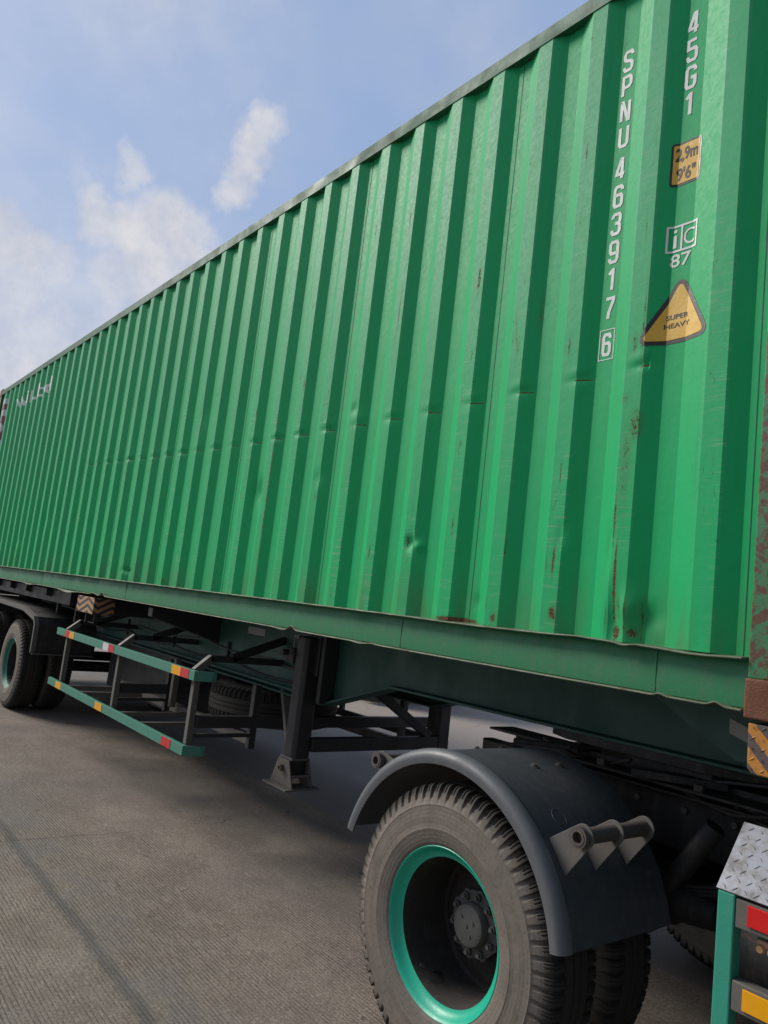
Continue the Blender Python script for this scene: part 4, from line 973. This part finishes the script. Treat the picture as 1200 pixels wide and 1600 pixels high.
obj('side_sill', MB().box((-10.94, .16, 1.30), (-6.5, .22, 1.438)), M['black'], tr, bevel=.003)
obj('side_sill', MB().box((-10.94, 2.22, 1.30), (-6.5, 2.28, 1.438)), M['black'], tr, bevel=.003)
obj('light_block_box', MB().box((-6.85, .80, .45), (-5.05, 1.62, .98)), M['black'], tr, bevel=.01)  # added box that hides light and darkens the gap under the deck
obj('light_block_box', MB().box((-6.8, 1.92, .50), (-5.0, 2.38, .98)), M['black'], tr, bevel=.01)  # added box that keeps far-side skylight out from under the trailer
obj('air_reservoir', MB().cyl((-6.7, .95, .80), (-6.0, .95, .80), .14, 28), M['blackdust'], tr, smooth=40, bevel=.015)
obj('kingpin_plate', MB().box((-1.5, .80, 1.186), (.6, 1.64, 1.194)), M['chassis'], tr)
def cable(name, pts, rad, mat, par):
    P_ = [Vector(p) for p in pts]; out = []
    for i in range(len(P_) - 1):
        a, b = P_[i], P_[i + 1]; n = 6
        for k in range(n):
            t = k / n; q = a.lerp(b, t); q.z -= .035 * 4 * t * (1 - t) * min(1, (b - a).length); out.append(q)
    out.append(P_[-1]); return obj(name, MB().tube(out, rad, 8), mat, par, smooth=60)
cable('brake_line', [(-7.4, .69, 1.10), (-6.2, .70, 1.12), (-5.0, .705, 1.09), (-3.9, .705, 1.11), (-2.8, .70, 1.06)], .009, M['black'], tr)
cable('brake_line', [(-7.4, .70, 1.20), (-5.9, .70, 1.19), (-4.4, .705, 1.22), (-3.2, .705, 1.18), (-2.72, .70, 1.16)], .006, M['tube'], tr)
for x in (-6.2, -5.0, -3.9): obj('cable_clip', MB().box((x - .012, .695, 1.07 if x < -2 else 1.26), (x + .012, .714, 1.23 if x < -2 else 1.31)), M['blackdust'], tr, bevel=.002)
for k, (xa, za) in enumerate(((-.55, 1.13), (.1, 1.08), (.35, 1.05), (.6, 1.0))):
    cable('air_hose', [(xa, .66 + .03 * k, za), (xa + .25, .70, za - .06), (xa + .5, .62 + .04 * k, za + .01)], .010, M['blackdust'], trac)
for x in (-.62, -.40, -.1, .12, .33, .55):
    obj('bolt', MB().cyl((x, .772, .97), (x, .758, .97), .014, 6), M['tube'], trac)
obj('damper', MB().cyl((.10, .56, .58), (.34, .60, .98), .032, 16).cyl((.22, .58, .78), (.34, .60, .98), .040, 16), M['blackdust'], trac, smooth=40)
obj('brake_chamber', MB().cyl((.02, .62, .66), (.20, .62, .66), .085, 28).cyl((.20, .62, .66), (.36, .62, .66), .070, 28, .05), M['blackdust'], trac, smooth=40)
for x in (-7.45, -6.75): obj('light_bracket', MB().box((x, .30, 1.12), (x + .05, .34, 1.30)), M['blackdust'], tr)
# spare wheels carried flat
def spare(lbl, loc):
    s = thing('spare_wheel', lbl, 'spare wheel', loc, 'spare wheels slung under the trailer')
    t = bpy.data.objects.new('tyre', TD.copy()); COL.objects.link(t); t.data.materials.clear(); t.data.materials.append(M['tyredark']); t.parent = s; t.rotation_euler.x = pi / 2; t.location.z = .135
    r = obj('rim', lathe_y([(.288, -.12), (.262, -.10), (.246, -.08), (.243, .05), (.15, .02), (.1, .02)]), M['chassis'], None, keep=True, smooth=40); r.parent = s; r.rotation_euler.x = pi / 2; r.location.z = .135
    return s
spare('dusty spare wheel lying flat in the frame behind the right end of the side guard', (-3.60, 1.02, .66))

# ------------------------------------------------------------------ lorry beyond, glimpsed under the chassis
lo = thing('parked_lorry', 'dark lorry on the far side of the road, glimpsed below the trailer beams', 'lorry', (-12.0, 7.3, 0))
obj('cab', MB().prism([(-9.0, .42), (-8.98, 1.2), (-9.15, 2.6), (-10.7, 2.75), (-10.8, .42)], lambda u, v, t: (u, 6.05 + t * 2.4, v)), M['greymetal'], lo, bevel=.05)
obj('windscreen', MB().prism([(-8.99, 1.45), (-9.10, 2.35), (-9.13, 2.35), (-9.03, 1.45)], lambda u, v, t: (u, 6.2 + t * 2.1, v)), M['glass'], lo)
obj('bumper', MB().box((-9.1, 6.0, .16), (-8.82, 8.5, .52)), M['black'], lo, bevel=.04)
obj('cargo_box', MB().box((-18, 6.0, 1.15), (-10.9, 8.5, 3.9)), M['greymetal'], lo, bevel=.03)
obj('frame', MB().box((-18, 6.8, .8), (-10, 7.6, 1.1)), M['black'], lo)
for x, yy, rot in ((-9.8, 6.2, 0), (-9.8, 8.3, pi), (-15.5, 6.2, 0), (-15.5, 8.3, pi)):
    w, _ = make_wheel(lo, (x, yy, .515), TD, True); w.rotation_euler.z = rot
for o in list(COL.objects):
    if o.type == 'MESH' and o.name.startswith('t.'): bpy.data.objects.remove(o)
